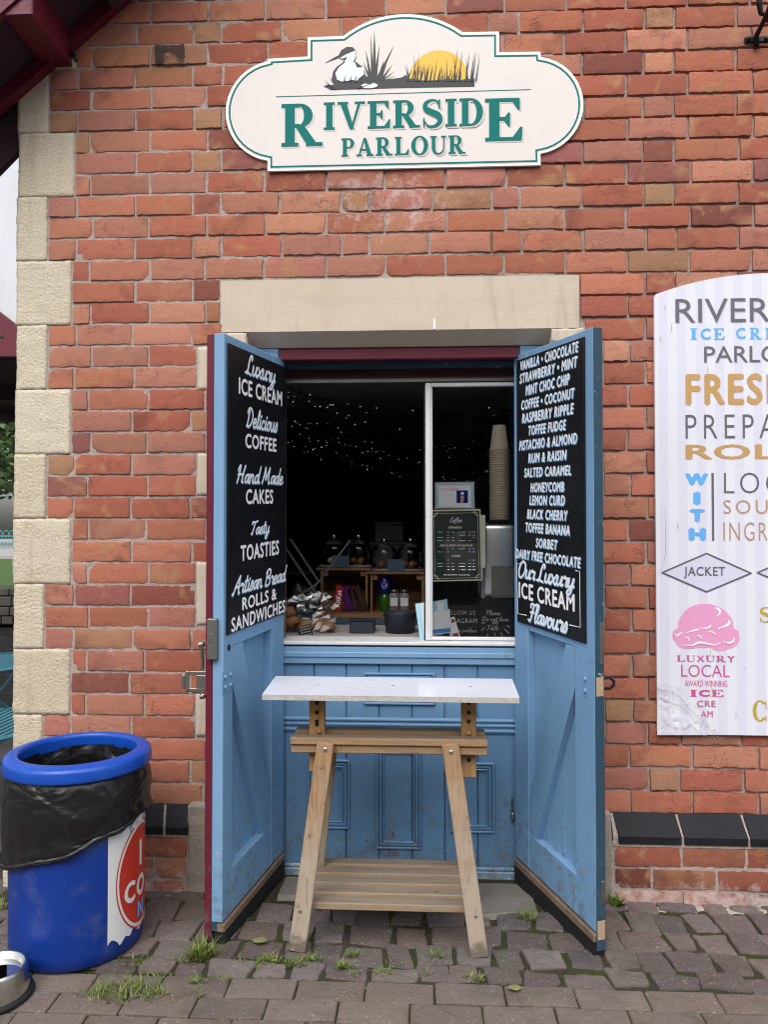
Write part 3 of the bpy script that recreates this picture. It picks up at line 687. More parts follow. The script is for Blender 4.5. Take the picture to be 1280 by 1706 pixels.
b.build('lintel', 'dressed_stone', bld); blocks.append((x0-.008, x1+.008, LB, LT))
blocks.append((OL, OR, -1, LB))
b = MB(); tk = at(724, 540); b.prism([(tk.x-.003, LB+.001), (tk.x+.004, LB+.001), (tk.x+.0035, LB+.02), (tk.x+.0025, LB+.045), (tk.x-.0005, LB+.048), (tk.x-.0035, LB+.03)], -.002, 0); b.build('paint_drip', 'letter_white', bld)
# mortar core
b = MB()
b.box(XL+.02, OL-.012, .0042, .30, -.06, ZTOP); b.box(OR+.012, XR, .0105, .30, -.06, ZTOP); b.box(OL-.012, OR+.012, .006, .19, LT-.01, ZTOP)
b.box(OL-.012, OR+.012, .19, .30, 2.205, ZTOP)
b.box(XL+.03, -.92, -.040, .010, -.06, .225); b.box(.715, XR, -.040, .010, -.06, .225)
b.build('mortar', 'mortar', bld)
def brick(b, x0, x1, z0, z1, y, back, col, sd):
    nx = max(4, int((x1-x0)/.012)); nzz = 5; vs = []; fs = []
    tl, tr_ = rng(-.0025, .0025), rng(-.003, .003); pr = rng(-.002, .004)
    chx, chz, cr = random.choice((x0, x1)), random.choice((z0, z1)), (rng(.012, .03) if random.random() < .3 else 0)
    for j in range(nzz+1):
        for i in range(nx+1):
            u, v_ = i/nx, j/nzz
            uu = u; vv = (0, .045, .34, .66, .955, 1)[j]
            if i == 1: uu = .0032/(x1-x0)
            if i == nx-1: uu = 1-.0032/(x1-x0)
            x = x0+(x1-x0)*uu; z = z0+(z1-z0)*vv
            ed = (i in (0, nx)) or (j in (0, nzz))
            yy = y - pr - tl*(vv-.5)*1.4 - tr_*(uu-.5)*1.4 - .0014*nz(x*26+sd, z*30, sd) - .0012*nz(x*80, z*80, sd)
            if ed: yy += .0006+.0022*max(0, nz(x*38, z*38, sd))
            if cr:
                dd = math.hypot(x-chx, z-chz)
                if dd < cr: yy += .010*(1-dd/cr)
            k = .0046 if ed else .0014
            x += k*nz(z*60+sd, x*18, 3); z += k*nz(x*52+sd, z*9, 8)
            vs.append((x, yy, z))
    for j in range(nzz):
        for i in range(nx): a = j*(nx+1)+i; fs.append((a, a+1, a+nx+2, a+nx+1))
    ring = [j*(nx+1) for j in range(nzz, -1, -1)] + list(range(1, nx+1)) + [j*(nx+1)+nx for j in range(1, nzz+1)] + [nzz*(nx+1)+i for i in range(nx-1, 0, -1)]
    k = len(vs); L = len(ring)
    for r_ in ring: p = vs[r_]; vs.append(p)
    for r_ in ring: p = vs[r_]; vs.append((p[0], back, p[2]))
    for i in range(L): fs.append((k+i, k+L+i, k+L+(i+1)%L, k+(i+1)%L))
    b.add(vs, fs); b.col += [col]*len(vs); b.seed += [(sd*3.1, sd*1.7, sd*2.3)]*len(vs)
def bcol(k=1):
    c_ = random.choice(PAL); g = rng(.86, 1.13)*k; return tuple(min(.6, q*g*rng(.96, 1.04)) for q in c_)
def course(b, z0, z1, xa, xb, joints, y, back, k=1):
    za, zb = z0+.0055, z1-.0055
    bl = sorted((p, q) for p, q, r_, s_ in blocks if r_ < (z0+z1)/2 < s_)
    segs_ = []; x = xa
    for p, q in bl:
        if p > x: segs_.append((x, min(p, xb)))
        x = max(x, q)
    if x < xb: segs_.append((x, xb))
    for p, q in segs_:
        if q-p < .03: continue
        js = [p] + [j for j in joints if p+.045 < j < q-.045] + [q]
        for i in range(len(js)-1):
            u0 = js[i]+(.0048 if i else .0); u1 = js[i+1]-(.0068 if i < len(js)-2 else .0)
            dz = rng(-.0018, .0018)
            c_ = bcol(k)
            if u1-u0 < .15 and random.random() < .15: c_ = (.40*rng(.9,1.1), .225, .13)
            brick(b, u0, u1, za+dz, zb+dz, y, back, c_, rng(0, 60))
b = MB(); k = -4
while Z0+k*CZ < ZTOP-.05:
    z0 = Z0+k*CZ; z1 = z0+CZ
    if k == -4: z0 += .0
    js = []
    if k % 2 == 0:
        x = .821-.24*12; 
        while x < XR: js.append(x+rng(-.008, .008)); x += .2385
    else:
        x = .869-.598*5
        while x < XR: js += [x+rng(-.006,.006), x+.118+rng(-.006,.006), x+.118+.24+rng(-.008,.008)]; x += .598
    dk = .82 if (k > 24) else 1
    course(b, z0, z1, XL+.05, XR-.02, js, 0.0, .02)
    k += 1
pl = MB(); pr_ = MB()
sv = blocks; blocks = [(-.925, .725, -1, .33), (XL-.1, XL+.145, -1, .33)]
for i, (z0, z1) in enumerate(((.133, .213), (.050, .130), (-.034, .046))):
    js = [x for x in [XL + .12 + .24*q + (.0 if i % 2 else .11) for q in range(20)]]
    course(pl, z0, z1, XL+.03, -.925, js, -.045, -.03, .8); course(pr_, z0, z1, .73, XR-.02, js, -.045, -.03, .8)
# one over-burnt black brick near the eaves
bb = at(283, 93); brick(b, bb.x-.058, bb.x+.058, bb.z-.038, bb.z+.038, -.010, .0, (.05, .045, .042), 9)
b.build('brickwork', 'brick', bld, smooth=True); pl.build('plinth_brickwork', 'brick', bld, smooth=True); pr_.build('plinth_brickwork', 'brick', bld, smooth=True)
blocks = sv
# black chamfered plinth course
for xa, xb in ((XL+.14, -.925), (.725, XR)):
    x = xa
    while x < xb-.03:
        e = min(x+.245, xb)
        b = MB(); sl_ = .02
        x0, x1 = x+.005, e-.007
        v = [(x0,-.006,.3265),(x1,-.006,.3265),(x1+.012,-.048,.257),(x0+.012,-.048,.257),(x0+.012,-.052,.250),(x1+.012,-.052,.250),(x1+.012,-.050,.222),(x0+.012,-.050,.222),(x0+.012,0,.222),(x1+.012,0,.222)]
        b.add(v, [(0,3,2,1),(3,4,5,2),(4,7,6,5),(7,8,9,6),(0,8,7,4),(0,4,3),(1,2,5),(1,5,6,9)]); b.build('plinth_brick', 'black_brick', bld); x = e
for xa, xb in ((XL+.14, -.922), (.722, XR)):
    b = MB()
    b.add([(xa,-.001,.320),(xb,-.001,.320),(xb,-.044,.25),(xa,-.044,.25),(xb,-.044,.21),(xa,-.044,.21)], [(0,1,2,3),(3,2,4,5)])
    # crumbled mortar fillet at the foot of the wall
    n = 70; vs = []
    for i in range(n+1):
        x = xa+(xb-xa)*i/n
        vs += [(x, -.047, -.03+.022+.012*nz(x*14, 0, 0)), (x, -.075-.02*nz(x*11, 3, 0), -.001+.006*nz(x*30, 1, 0)), (x, -.11-.03*nz(x*9, 5, 2), -.02)]
    b.add(vs, [(3*i+j, 3*i+3+j, 3*i+4+j, 3*i+1+j) for i in range(n) for j in (0, 1)])
    b.build('plinth_mortar', 'mortar', bld)
# bricks of the return wall so the corner is solid
MB().box(XL+.012, XL+.02, .02, 7, -.06, ZTOP).build('side_wall', 'mortar', bld)
# eaves: soffit boards, batten, bargeboard, purlin end
pa, pb = at(200, 2), at(30, 150); dx, dz = pb.x-pa.x, pb.z-pa.z; L0 = math.hypot(dx, dz); ux, uz = dx/L0, dz/L0
nx_, nz_ = (uz, -ux) if -ux > 0 else (-uz, ux)       # normal up and out of the roof
def sl(s_, h): return (pa.x+ux*s_+nx_*h, pa.z+uz*s_+nz_*h)
def slab(s0, s1, h0, h1, y0, y1): return MB().prism([sl(s0,h0), sl(s1,h0), sl(s1,h1), sl(s0,h1)], y0, y1)
ya = -.30
slab(-1.2, 1.35, .02, .06, ya, .0).build('soffit', 'soffit', bld)
slab(-1.2, 1.35, .065, .13, ya-.03, .3).build('roof_covering', 'roof_tile', bld)
slab(-1.2, 1.35, -.035, .015, -.045, .0).build('eaves_batten', 'maroon_paint', bld)
slab(-1.2, 1.5, -.0, .11, ya-.03, ya).build('bargeboard', 'maroon_paint', bld)
slab(-1.2, .05, -.06, .02, -.22, -.055).build('rafter', 'soffit', bld)
q = at(97, 92); pu = MB().box(q.x-.058, q.x+.058, ya-.02, .02, q.z-.05, q.z+.10, .004); pu.build('purlin_end', 'maroon_paint', bld)
MB().prism([(XL-.002, at(28,120).z), (XL-.002, at(28,240).z), (XL-.5, at(28,240).z-.5), (XL-.5, at(28,120).z-.3)], .03, .06).build('eaves_return', 'soffit', bld)
q = at(128, 100); b = MB(); b.tube([(q.x-.01, 0, q.z+.02), (q.x-.01, -.03, q.z+.015), (q.x+.005, -.035, q.z-.01), (q.x+.012, -.03, q.z-.025)], .008); b.build('iron_hook', 'iron_black', bld)

# ------------------------------------------------------------------ door frame, dado panel, serving window
b = MB()
b.box(OL+.003, -.592, .08, .19, 0, zs-.002); b.box(.392, OR-.003, .08, .19, 0, zs-.002)
b.build('door_frame', 'blue_paint', bld)
zh1, zh0 = at(600, 583, .085).z, at(600, 599, .085).z
b = MB().box(-.592, .392, .08, .16, zh0, zs-.004, .003); b.build('door_head', 'maroon_paint', bld)
ze = at(600, 610, .13).z
MB().box(-.592, .392, .13, .19, ze, zh0-.002).build('door_head_rebate', 'teal_edge_paint', bld)
zf_ = at(600, 629, .19).z
MB().box(-.60, .40, .19, .24, zf_, ze+.06).build('window_head_board', 'dark_red_paint', bld)
# dado
YD = .165
def dp(px, py): return at(px, py, YD)
DX0, DX1 = -.60, .40
dz1 = dp(640, 1077).z; dz0 = -.03
da = bpy.data.objects.new('boarded_panel', None); C.objects.link(da); da.parent = bld; da.location = Vector((0,.16,0))-worldloc(bld)
xs = [DX0] + [dp(p, 1150).x for p in (523, 577, 632, 687, 741, 796)] + [DX1]
b = MB()
for i in range(len(xs)-1): b.box(xs[i]+.0018, xs[i+1]-.0018, YD, YD+.02, dz0, dz1, .003)
b.box(DX0, DX1, YD+.012, YD+.03, dz0, dz1); b.build('boards', 'shaded_dado_paint', da)
b = MB()
for i in range(1, len(xs)-1): b.tube([(xs[i]+.008, YD+.001, dz0+.03), (xs[i]+.008, YD+.001, dz1)], .0035, 5)
b.build('bead', 'shaded_dado_paint', da)
za = dp(640, 1106).z
b = MB().box(DX0, DX1, YD-.016, YD-.001, za, dz1, .004); b.box(DX0, DX1, YD-.022, YD-.014, za+.028, za+.05, .003); b.build('top_rail', 'worn_blue_paint', da)
b = MB()
for py in (1199, 1207, 1216): z = dp(640, py).z; b.tube([(DX0, YD-.003, z), (DX1, YD-.003, z)], .0075, 10)
b.box(DX0, DX1, YD-.005, YD-.001, dp(640, 1221).z, dp(640, 1195).z, .002); b.build('dado_moulding', 'shaded_dado_paint', da)
def frame(pxa, pya, pxb, pyb, wd=.03):
    b = MB(); a, c_ = dp(pxa, pyb), dp(pxb, pya)
    for k, (o, w2, h) in enumerate(((0, .010, .012), (.012, .012, .008), (wd-.004, .006, .011))):
        x0, x1, z0, z1 = a.x+o, c_.x-o, a.z+o, c_.z-o
        b.box(x0, x1, YD-h, YD+.002, z0, z0+w2, .003); b.box(x0, x1, YD-h-.0006, YD+.002, z1-w2, z1, .003)
        b.box(x0, x0+w2, YD-h-.0003, YD+.002, z0+w2*.6, z1-w2*.6, .003); b.box(x1-w2, x1, YD-h-.0009, YD+.002, z0+w2*.6, z1-w2*.6, .003)
    b.build('panel_moulding', 'shaded_dado_paint', da)
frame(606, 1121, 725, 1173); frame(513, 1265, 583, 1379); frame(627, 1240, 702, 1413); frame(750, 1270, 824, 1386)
b = MB(); z = .028
b.box(DX0, DX1, YD-.024, YD-.001, -.03, z-.008, .004); b.tube([(DX0, YD-.012, z), (DX1, YD-.012, z)], .008, 8); b.build('bottom_bead', 'flaking_paint', da)
b = MB()
for px, py, rx, rz in ((655, 1391, .006, .016), (660, 1422, .016, .010), (648, 1424, .004, .012), (612, 1400, .004, .005), (596, 1420, .003, .004)):
    q = dp(px, py); b.prism([(q.x+rx*math.cos(a*.7)*(1+.4*nz(a, px, 0)), q.z+rz*math.sin(a*.7)*(1+.4*nz(a, py, 1))) for a in range(9)], YD-.0022, YD-.001)
b.build('rust_mark', 'kick_wood', da)
q = dp(853, 1357); b = MB(); b.box(q.x-.006, q.x+.008, YD-.03, YD, q.z-.012, q.z+.016, .003); b.tube([(q.x, YD-.02, q.z-.02), (q.x, YD-.02, q.z+.075)], .004, 6); b.build('latch', 'dull_steel', da)
# window
YW = .20
def wp(px, py, Y=YW): return at(px, py, Y)
wz1, wz0, wx0, wx1 = wp(600, 629).z, wp(600, 1066).z, -.60, .40
win = bpy.data.objects.new('serving_window', None); C.objects.link(win); win.parent = bld; win.location = Vector((0,.2,wz0))-worldloc(bld)
b = MB(); zs0 = wp(640, 1075, .15).z
b.box(wx0, wx1, .142, .30, zs0, wz0, .003); b.build('sill', 'white_frame', win)
b = MB(); zt = wp(600, 637).z
b.box(wx0, wx1, YW, YW+.06, zt, wz1, .002); b.box(wx0, wx0+.012, YW, YW+.06, wz0, zt); b.box(wx1-.012, wx1, YW, YW+.06, wz0, zt)
b.build('track_frame', 'dull_steel', win)
sx0, sx1 = wp(709, 800).x, wp(857, 800).x+.03; mz = wp(780, 638).z
b = MB(); b.box(sx0, sx0+.024, YW-.012, YW+.018, wz0+.002, mz, .003); b.box(sx0+.024, sx1, YW-.012, YW+.018, mz-.016, mz, .003); b.box(sx0+.024, sx1, YW-.012, YW+.018, wz0+.002, wz0+.016, .003)
b.box(sx0+.024, sx0+.030, YW-.004, YW+.012, wz0+.016, mz-.016, .001)
b.build('sliding_frame', 'white_frame', win)
MB().box(sx0-.006, sx0-.001, YW-.004, YW+.03, wz0+.002, mz).build('brush_seal', 'rubber', win)
MB().box(sx0+.028, sx1, YW, YW+.004, wz0+.014, mz-.014).build('pane', 'glass', win)
YG = YW+.012
# room
RX = XL+.06
b = MB(); b.box(RX, 2.4, 5.2, 5.25, 0, 3); b.box(RX-.03, RX, .3, 5.2, 0, 3); b.box(2.4, 2.45, .3, 5.2, 0, 3)
b.box(RX, OL, .305, .315, 0, 3); b.box(OR, 2.4, .305, .315, 0, 3); b.box(OL, OR, .305, .315, 2.1, 3); b.box(OL, OR, .30, .31, 0, .9)
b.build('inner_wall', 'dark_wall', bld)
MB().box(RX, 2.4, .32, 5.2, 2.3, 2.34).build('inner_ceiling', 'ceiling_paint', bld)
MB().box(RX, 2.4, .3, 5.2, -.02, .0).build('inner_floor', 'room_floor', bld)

# ------------------------------------------------------------------ the two door leaves (parts of the building)
class Door:
    def __init__(s, side):
        s.side = side
        s.H = Vector((-.572, .12, 0)) if side < 0 else Vector((.371, .12, 0))
        s.O = Vector((-.684, -.42, 0)) if side < 0 else Vector((.574, -.42, 0))
        s.w = (s.O-s.H).length; s.d = (s.O-s.H).normalized()
        s.n = Vector((-s.d.y, s.d.x, 0)) if side < 0 else Vector((s.d.y, -s.d.x, 0))
        s.droop = .022
        s.z0, s.z1 = .022, 2.113 if side < 0 else 2.118
    def xf(s, p): return s.H + s.d*p.x + s.n*p.y + Vector((0, 0, p.z - s.droop*p.x/s.w))
    def px(s, x, y):
        r = ray(x, y); tt = (s.H-CP).dot(s.n)/r.dot(s.n); q = CP+r*tt; u = (q-s.H).dot(s.d); return u, q.z+s.droop*u/s.w
    def mp(s, t): return lambda x, z, o: s.xf(Vector(((s.w-x if s.side > 0 else x)*1, t+o, z)))
def make_door(side):
    D_ = Door(side); w_ = D_.w; M_ = lambda: MB(D_.xf)
    root = bpy.data.objects.new('door', None); C.objects.link(root); root.parent = bld; root.location = Vector((D_.H.x, D_.H.y, 0))-worldloc(bld)
    root['label'] = 'blue door leaf with a maroon outer face, standing open on the left' if side < 0 else 'blue door leaf with a chipped dark teal edge, standing open on the right'
    if side < 0:
        uo, ui = D_.px(388, 1070)[0], D_.px(453, 1055)[0]; zt = D_.px(420, 1062)[1]; zb = D_.px(390, 1441)[1]
        br = [D_.px(388, 1073), D_.px(404, 1066), D_.px(453, 1323), D_.px(453, 1390), D_.px(439, 1398), D_.px(388, 1138)]
    else:
        uo, ui = D_.px(958, 1074)[0], D_.px(880, 1054)[0]; zt = D_.px(920, 1064)[1]; zb = D_.px(928, 1429)[1]
        br = [D_.px(957, 1073), D_.px(943, 1071), D_.px(881, 1331), D_.px(881, 1394), D_.px(894, 1404), D_.px(958, 1146)]
    z0, z1 = D_.z0 + (.075 if True else 0), D_.z1
    core, T, C2 = (-.036, .058, .018) if side < 0 else (-.0295, .036, .010); bk_ = core-(.0185 if side > 0 else .018); bk_ = -.0331 if side > 0 else -.0402
    M_().box(.0, ui, bk_, 0, z0, z1, .003).build('stile', 'blue_paint', root)
    M_().box(uo, w_, bk_, 0, z0, z1, .003).build('stile', 'blue_paint', root)
    M_().box(ui+.0008, uo-.0008, bk_, -.0005, zt, z1-.001, .002).build('rail', 'blue_paint', root)
    M_().box(ui+.0008, uo-.0008, bk_, -.0005, z0+.001, zb, .002).build('rail', 'blue_paint', root)
    b = M_(); n = 3
    for i in range(n): a = ui+(uo-ui)*i/n; b.box(a+.001, a+(uo-ui)/n-.001, core-.003, core, zb, zt, .002)
    b.box(ui, uo, core-.0035, core-.0022, zb, zt); b.build('boards', 'blue_paint', root)
    b = M_(); P_ = [(min(max(u, ui+.001), uo-.001), min(max(z, zb+.001), zt-.001)) for u, z in br]
    b.prism([(u, z) for u, z in P_], -.0012, core-.001); b.build('brace', 'blue_paint', root)
    if side < 0:
        M_().box(0, w_-.0005, -.0405, -.067, D_.z0+.01, z1-.002, .002).build('outer_face', 'maroon_paint', root)
        M_().box(w_-.012, w_+.001, -.026, .0008, z0+.01, z1-.001, .002).build('edge_lipping', 'worn_blue_paint', root)
        # lock case on the outer edge
        u = w_; za_, zb_ = D_.px(360, 1104)[1], D_.px(360, 1034)[1]
        b = M_(); b.box(u-.006, u+.022, -.052, -.016, za_, zb_, .004); b.box(u+.021, u+.0235, -.04, -.028, za_+.06, zb_-.05, .001); b.build('lock_case', 'dull_steel', root)
        b = M_(); z = D_.px(380, 1080)[1]; b.lathe([(.012, 0), (.012, .001)], (0, 0, 0), 14, cap=True)
        k = D_.px(381, 1079); b.v = [Vector((k[0]+p.x, .0003+p.z, k[1]+p.y)) for p in b.v]; b.build('keyhole', 'dark_gap', root)
        # hasp plate with slot sticking out past the outer face
        ha = at(330, 1136, -.40)
        b = MB(); zc = ha.z; x1 = at(345, 1136, -.40).x; x0 = at(302, 1136, -.40).x; y = -.40; h = .036; sw = .012
        b.box(x0+.012, x0+.026, y, y+.006, zc-h, zc+h, .003); b.box(x0, x0+.0125, y+.0003, y+.0057, zc-h+.012, zc+h-.012, .003); b.box(x0+.026, x1, y+.0003, y+.0057, zc+.022, zc+h, .002); b.box(x0+.026, x1, y+.0003, y+.0057, zc-h, zc-.022, .002); b.box(x0+.052, x1+.02, y-.001, y+.007, zc-.0225, zc+.0225, .002)
        b.build('hasp', 'dull_steel', root)
        b = MB(); x = at(337, 1080, -.39).x
        b.tube([(x+.02, -.39, at(337,1068,-.39).z), (x-.004, -.39, at(337,1070,-.39).z), (x, -.39, at(337,1110,-.39).z), (x, -.39, zc+.02)], .005, 8); b.ball((x-.005, -.385, at(337,1074,-.39).z), .013); b.ball((x, -.385, at(337,1160,-.39).z), .012)
        b.build('security_bolt', 'steel', root)
    else:
        M_().box(0, w_-.0005, -.0335, -.0365, D_.z0+.01, z1-.002, .002).build('outer_face', 'maroon_paint', root)
        M_().box(w_-.004, w_+.002, -.0345, -.0008, z0-.06, z1-.001, .002).build('edge_lipping', 'teal_edge_paint', root)
        for ya_, yb_, mt in ((1132, 1164, 'bare_wood'), (1040, 1110, 'dull_steel'), (1474, 1512, 'dull_steel'), (1540, 1572, 'bare_wood')):
            a_, c_ = D_.px(1000, yb_)[1], D_.px(1000, ya_)[1]
            M_().box(w_-.002, w_+.0035, -.031, -.017 if mt != 'bare_wood' else -.003, a_, c_, .001).build('edge_plate', mt, root)
        q = at(1017, 1138, -.40); b = MB(); b.tube([(q.x-.03, -.40, q.z+.016), (q.x, -.40, q.z+.018), (q.x+.013, -.40, q.z+.006), (q.x+.013, -.40, q.z-.006), (q.x, -.40, q.z-.018), (q.x-.03, -.40, q.z-.018)], .0055, 8); b.build('hasp', 'iron_black', root)
    # bolt heads at the lock rail
    k = [(374, 1128), (383, 1124), (374, 1145), (383, 1141)] if side < 0 else [(977, 1131), (977, 1151)]
    b = M_(); us = [D_.px(*p) for p in k]; u0, u1 = min(q[0] for q in us)-.016, max(q[0] for q in us)+.018; zz0, zz1 = min(q[1] for q in us)-.02, max(q[1] for q in us)+.02
    b.box(u0, u1, 0, .002, zz0, zz1, .001); b.build('bolt_plate', 'blue_paint', root)
    for u, z in us:
        b = M_(); q = MB().ball((0, 0, 0), .0085, (1, .75, 1), 6); b.add([Vector((p.x+u, p.y+.003, p.z+z)) for p in q.v], q.f); b.build('bolt', 'bolt_blue', root, True)
    # weathered drip strip and rubber skirt at the foot
    M_().box(.0, w_-.004, -.03, .007, z0-.034, z0-.006, .003).build('kick_strip', 'kick_wood', root)
    M_().box(.003, w_-.008, -.034, .0055, -.0 if side < 0 else -.002, z0-.035).build('rubber_skirt', 'dark_gap', root)
    b = M_(); b.box(0, w_-.001, bk_+.0004, -.0222, z0-.03, z0+.001); b.build('bottom_edge', 'teal_edge_paint', root)
    return D_
DL = make_door(-1); DR = make_door(1)

# ================================================================== signs on the doors
def door_board(D_, corners, label):
    us = [D_.px(*c_) for c_ in corners]
    u0 = min(q[0] for q in us); u1 = max(q[0] for q in us); z1 = (us[0][1]+us[1][1])/2; z0 = (us[2][1]+us[3][1])/2
    c0 = D_.xf(Vector(((u0+u1)/2, 0, z0)))
    t_ = thing('menu_board', c0, label, 'menu board', 'black menu boards on the doors')
    MB(D_.xf).box(u0, u1, .0005, .007, z0, z1, .0012).build('board', 'board_black', t_)
    b = MB(D_.xf)
    for u in (u0+.02, (u0+u1)/2, u1-.02):
        for z in (z0+.015, z1-.015): b.ball((u, .007, z), .0045, (1, .5, 1), 5)
    b.build('screw', 'iron_black', t_); return t_
def door_text(D_, t_, L, px0, px1, py0, py1, shadow=True, box=None):
    pm = (px0+px1)/2; u0 = D_.px(px0, (py0+py1)/2)[0]; u1 = D_.px(px1, (py0+py1)/2)[0]; z1 = D_.px(pm, py0)[1]; z0 = D_.px(pm, py1)[1]
    L.fit(0, abs(u1-u0), z0, z1, box)
    lo, hi = min(u0, u1), max(u0, u1)
    # left door: reading left-to-right runs from the outer edge to the hinge
    mp = (lambda x, z, o: D_.xf(Vector((hi-x, .007+o, z)))) if D_.side < 0 else (lambda x, z, o: D_.xf(Vector((lo+x, .007+o, z))))
    if shadow: L.copy().shift(.0036, -.0036).build('lettering', 'letter_blue', t_, mp, .0006)
    xs_ = sorted(set(round(q[0], 5) for q in L.p)); gaps = [(xs_[i+1]-xs_[i], xs_[i]) for i in range(len(xs_)-1)]
    g_, cut = max(gaps)
    if not shadow and g_ > .012:                     # two words: one part each
        for sd_ in (0, 1):
            W = Let(); ix = {}
            for f in L.f:
                if (L.p[f[0]][0] > cut+1e-4) == bool(sd_):
                    W.f.append(tuple(ix.setdefault(i, len(ix)) for i in f))
            W.p = [None]*len(ix)
            for i, k in ix.items(): W.p[k] = L.p[i]
            W.build('lettering', 'letter_white', t_, mp, .0012)
    else: L.build('lettering', 'letter_white', t_, mp, .0012)
tL = door_board(DL, [(378,572),(474,612),(376,1060),(472,1020)], 'black board on the left door reading luxury ice cream, coffee, cakes, toasties and rolls')
for txt, a in (('Luxury',(404,455,597,644)), ('Delicious',(406,458,683,717)), ('Hand Made',(390,467,776,807)), ('Tasty',(414,445,866,899)), ('Artisan Bread',(382,473,950,981))):
    door_text(DL, tL, script(txt, .12), *a)
for txt, a in (('ICE CREAM',(394,467,640,667)), ('COFFEE',(405,457.5,726,750)), ('CAKES',(406,452,815,840)), ('TOASTIES',(397,461.6,904,930)), ('ROLLS &',(400,457.5,987,1008)), ('SANDWICHES',(381.6,472,1014,1037))):
    door_text(DL, tL, sans(txt, 0, 1.10, .034), *a, shadow=False)
tR = door_board(DR, [(864,602),(976,560),(865,1046),(978,1060)], 'black board on the right door listing ice cream flavours')
for txt, a in (('VANILLA • CHOCOLATE',(870.6,967.8,585,602)), ('STRAWBERRY • MINT',(869,966.5,608,625.5)), ('MINT CHOC CHIP',(879,953,632,650)), ('COFFEE • COCONUT',(872,961.5,656.5,673.5)), ('RASPBERRY RIPPLE',(873,960,680,697.5)), ('TOFFEE FUDGE',(884,947,704,721)), ('PISTACHIO & ALMOND',(868.4,965.5,727.5,745)), ('RUM & RAISIN',(883.5,948,752,769)), ('SALTED CARAMEL',(876.6,955.4,777,793.5)), ('HONEYCOMB',(887.3,943.7,803,819.5)), ('LEMON CURD',(885.5,945,825,842)), ('BLACK CHERRY',(881.6,949.7,849,866)), ('TOFFEE BANANA',(879,953,872.5,889.5)), ('SORBET',(896,933,897.5,914)), ('DAIRY FREE CHOCOLATE',(862.6,971.6,921,938))):
    door_text(DR, tR, sans(txt, 0, 1.16, .03).shear(.2), *a)
for txt, a in (('Our Luxury',(867,963,939,984)), ('Flavours',(883,951,1010,1046))): door_text(DR, tR, script(txt, .12), *a)
door_text(DR, tR, sans('ICE CREAM', 0, 1.10, .034), 868, 961.5, 979, 1008, shadow=False)
b = Let()
for pts in ([(872,940),(864.5,938.5),(866.5,1022),(881,1025)], [(963,950.5),(970,952),(971,1045),(953,1041)]):
    q = [DR.px(*p) for p in pts]; b.stroke(q, .004, False)
b.build('border_line', 'letter_white', tR, lambda x, z, o: DR.xf(Vector((x, .007+o, z))), .0012)

# ================================================================== main sign
YS = -.014
def z2(zx, zy): q = at(360+zx/2, zy/2, YS); return (q.x, q.z)
def arc3(p0, p1, p2, n=18):
    ax, ay = p0; bx, by = p1; cx, cy = p2; d = 2*(ax*(by-cy)+bx*(cy-ay)+cx*(ay-by))
    ux_ = ((ax*ax+ay*ay)*(by-cy)+(bx*bx+by*by)*(cy-ay)+(cx*cx+cy*cy)*(ay-by))/d; uy_ = ((ax*ax+ay*ay)*(cx-bx)+(bx*bx+by*by)*(ax-cx)+(cx*cx+cy*cy)*(bx-ax))/d
    r = math.hypot(ax-ux_, ay-uy_); a0, a1, a2 = (math.atan2(p[1]-uy_, p[0]-ux_) for p in (p0, p1, p2))
    def un(a, ref, sg):
        while sg*(a-ref) < 0: a += sg*2*math.pi
        return a
    sg = 1 if (bx-ax)*(cy-ay)-(by-ay)*(cx-ax) > 0 else -1
    a2 = un(a2, a0, sg)
    return [(ux_+r*math.cos(a0+(a2-a0)*i/n), uy_+r*math.sin(a0+(a2-a0)*i/n)) for i in range(n+1)]
# upright, symmetric about its own centre line: left half measured, right half mirrored
o = [z2(*p) for p in ((171,570),(171,535),(32,362),(172,204),(171,196),(305,188),(305,124),(424,120),(628,47))]
r_ = [z2(*p) for p in ((822,107),(944,105),(944,174),(1082,172),(1084,190),(1225,335),(1082,512),(1083,550))]
out = [o[0]] + arc3(o[1], o[2], o[3]) + [o[4], o[5], o[6]] + arc3(o[7], o[8], r_[0]) + [r_[1], r_[2], r_[3]] + arc3(r_[4], r_[5], r_[6]) + [r_[7]]
def inset(poly, d):
    n = len(poly); ar = sum(poly[i][0]*poly[(i+1)%n][1]-poly[(i+1)%n][0]*poly[i][1] for i in range(n)); sg = 1 if ar > 0 else -1; res = []
    for i in range(n):
        p, q, r = Vector(poly[i-1]), Vector(poly[i]), Vector(poly[(i+1)%n]); a = (q-p).normalized(); c_ = (r-q).normalized()
        n1 = Vector((-a.y, a.x))*sg; n2 = Vector((-c_.y, c_.x))*sg; m_ = (n1+n2); m_ = m_/max(.35, m_.length_squared)*2
        res.append((q.x+m_.x*d, q.y+m_.y*d))
    return res
sg_ = thing('hanging_sign', (-.08, YS, 2.83), 'cream shaped shop sign with green border and a bird and sunset picture', 'sign')
MB().prism(out, YS, -.004).build('board', 'sign_edge', sg_)
wl = lambda Y: (lambda x, z, o: (x, Y-o, z))
Let().poly(inset(out, .010)).build('face', 'sign_white', sg_, wl(YS), .0006)
i1, i2 = inset(out, .0125), inset(out, .0195); b = MB(); n = len(out)
b.add([(x, YS-.0012, z) for x, z in i1] + [(x, YS-.0012, z) for x, z in i2], [(i, (i+1)%n, n+(i+1)%n, n+i) for i in range(n)]); b.build('border', 'sign_green', sg_)
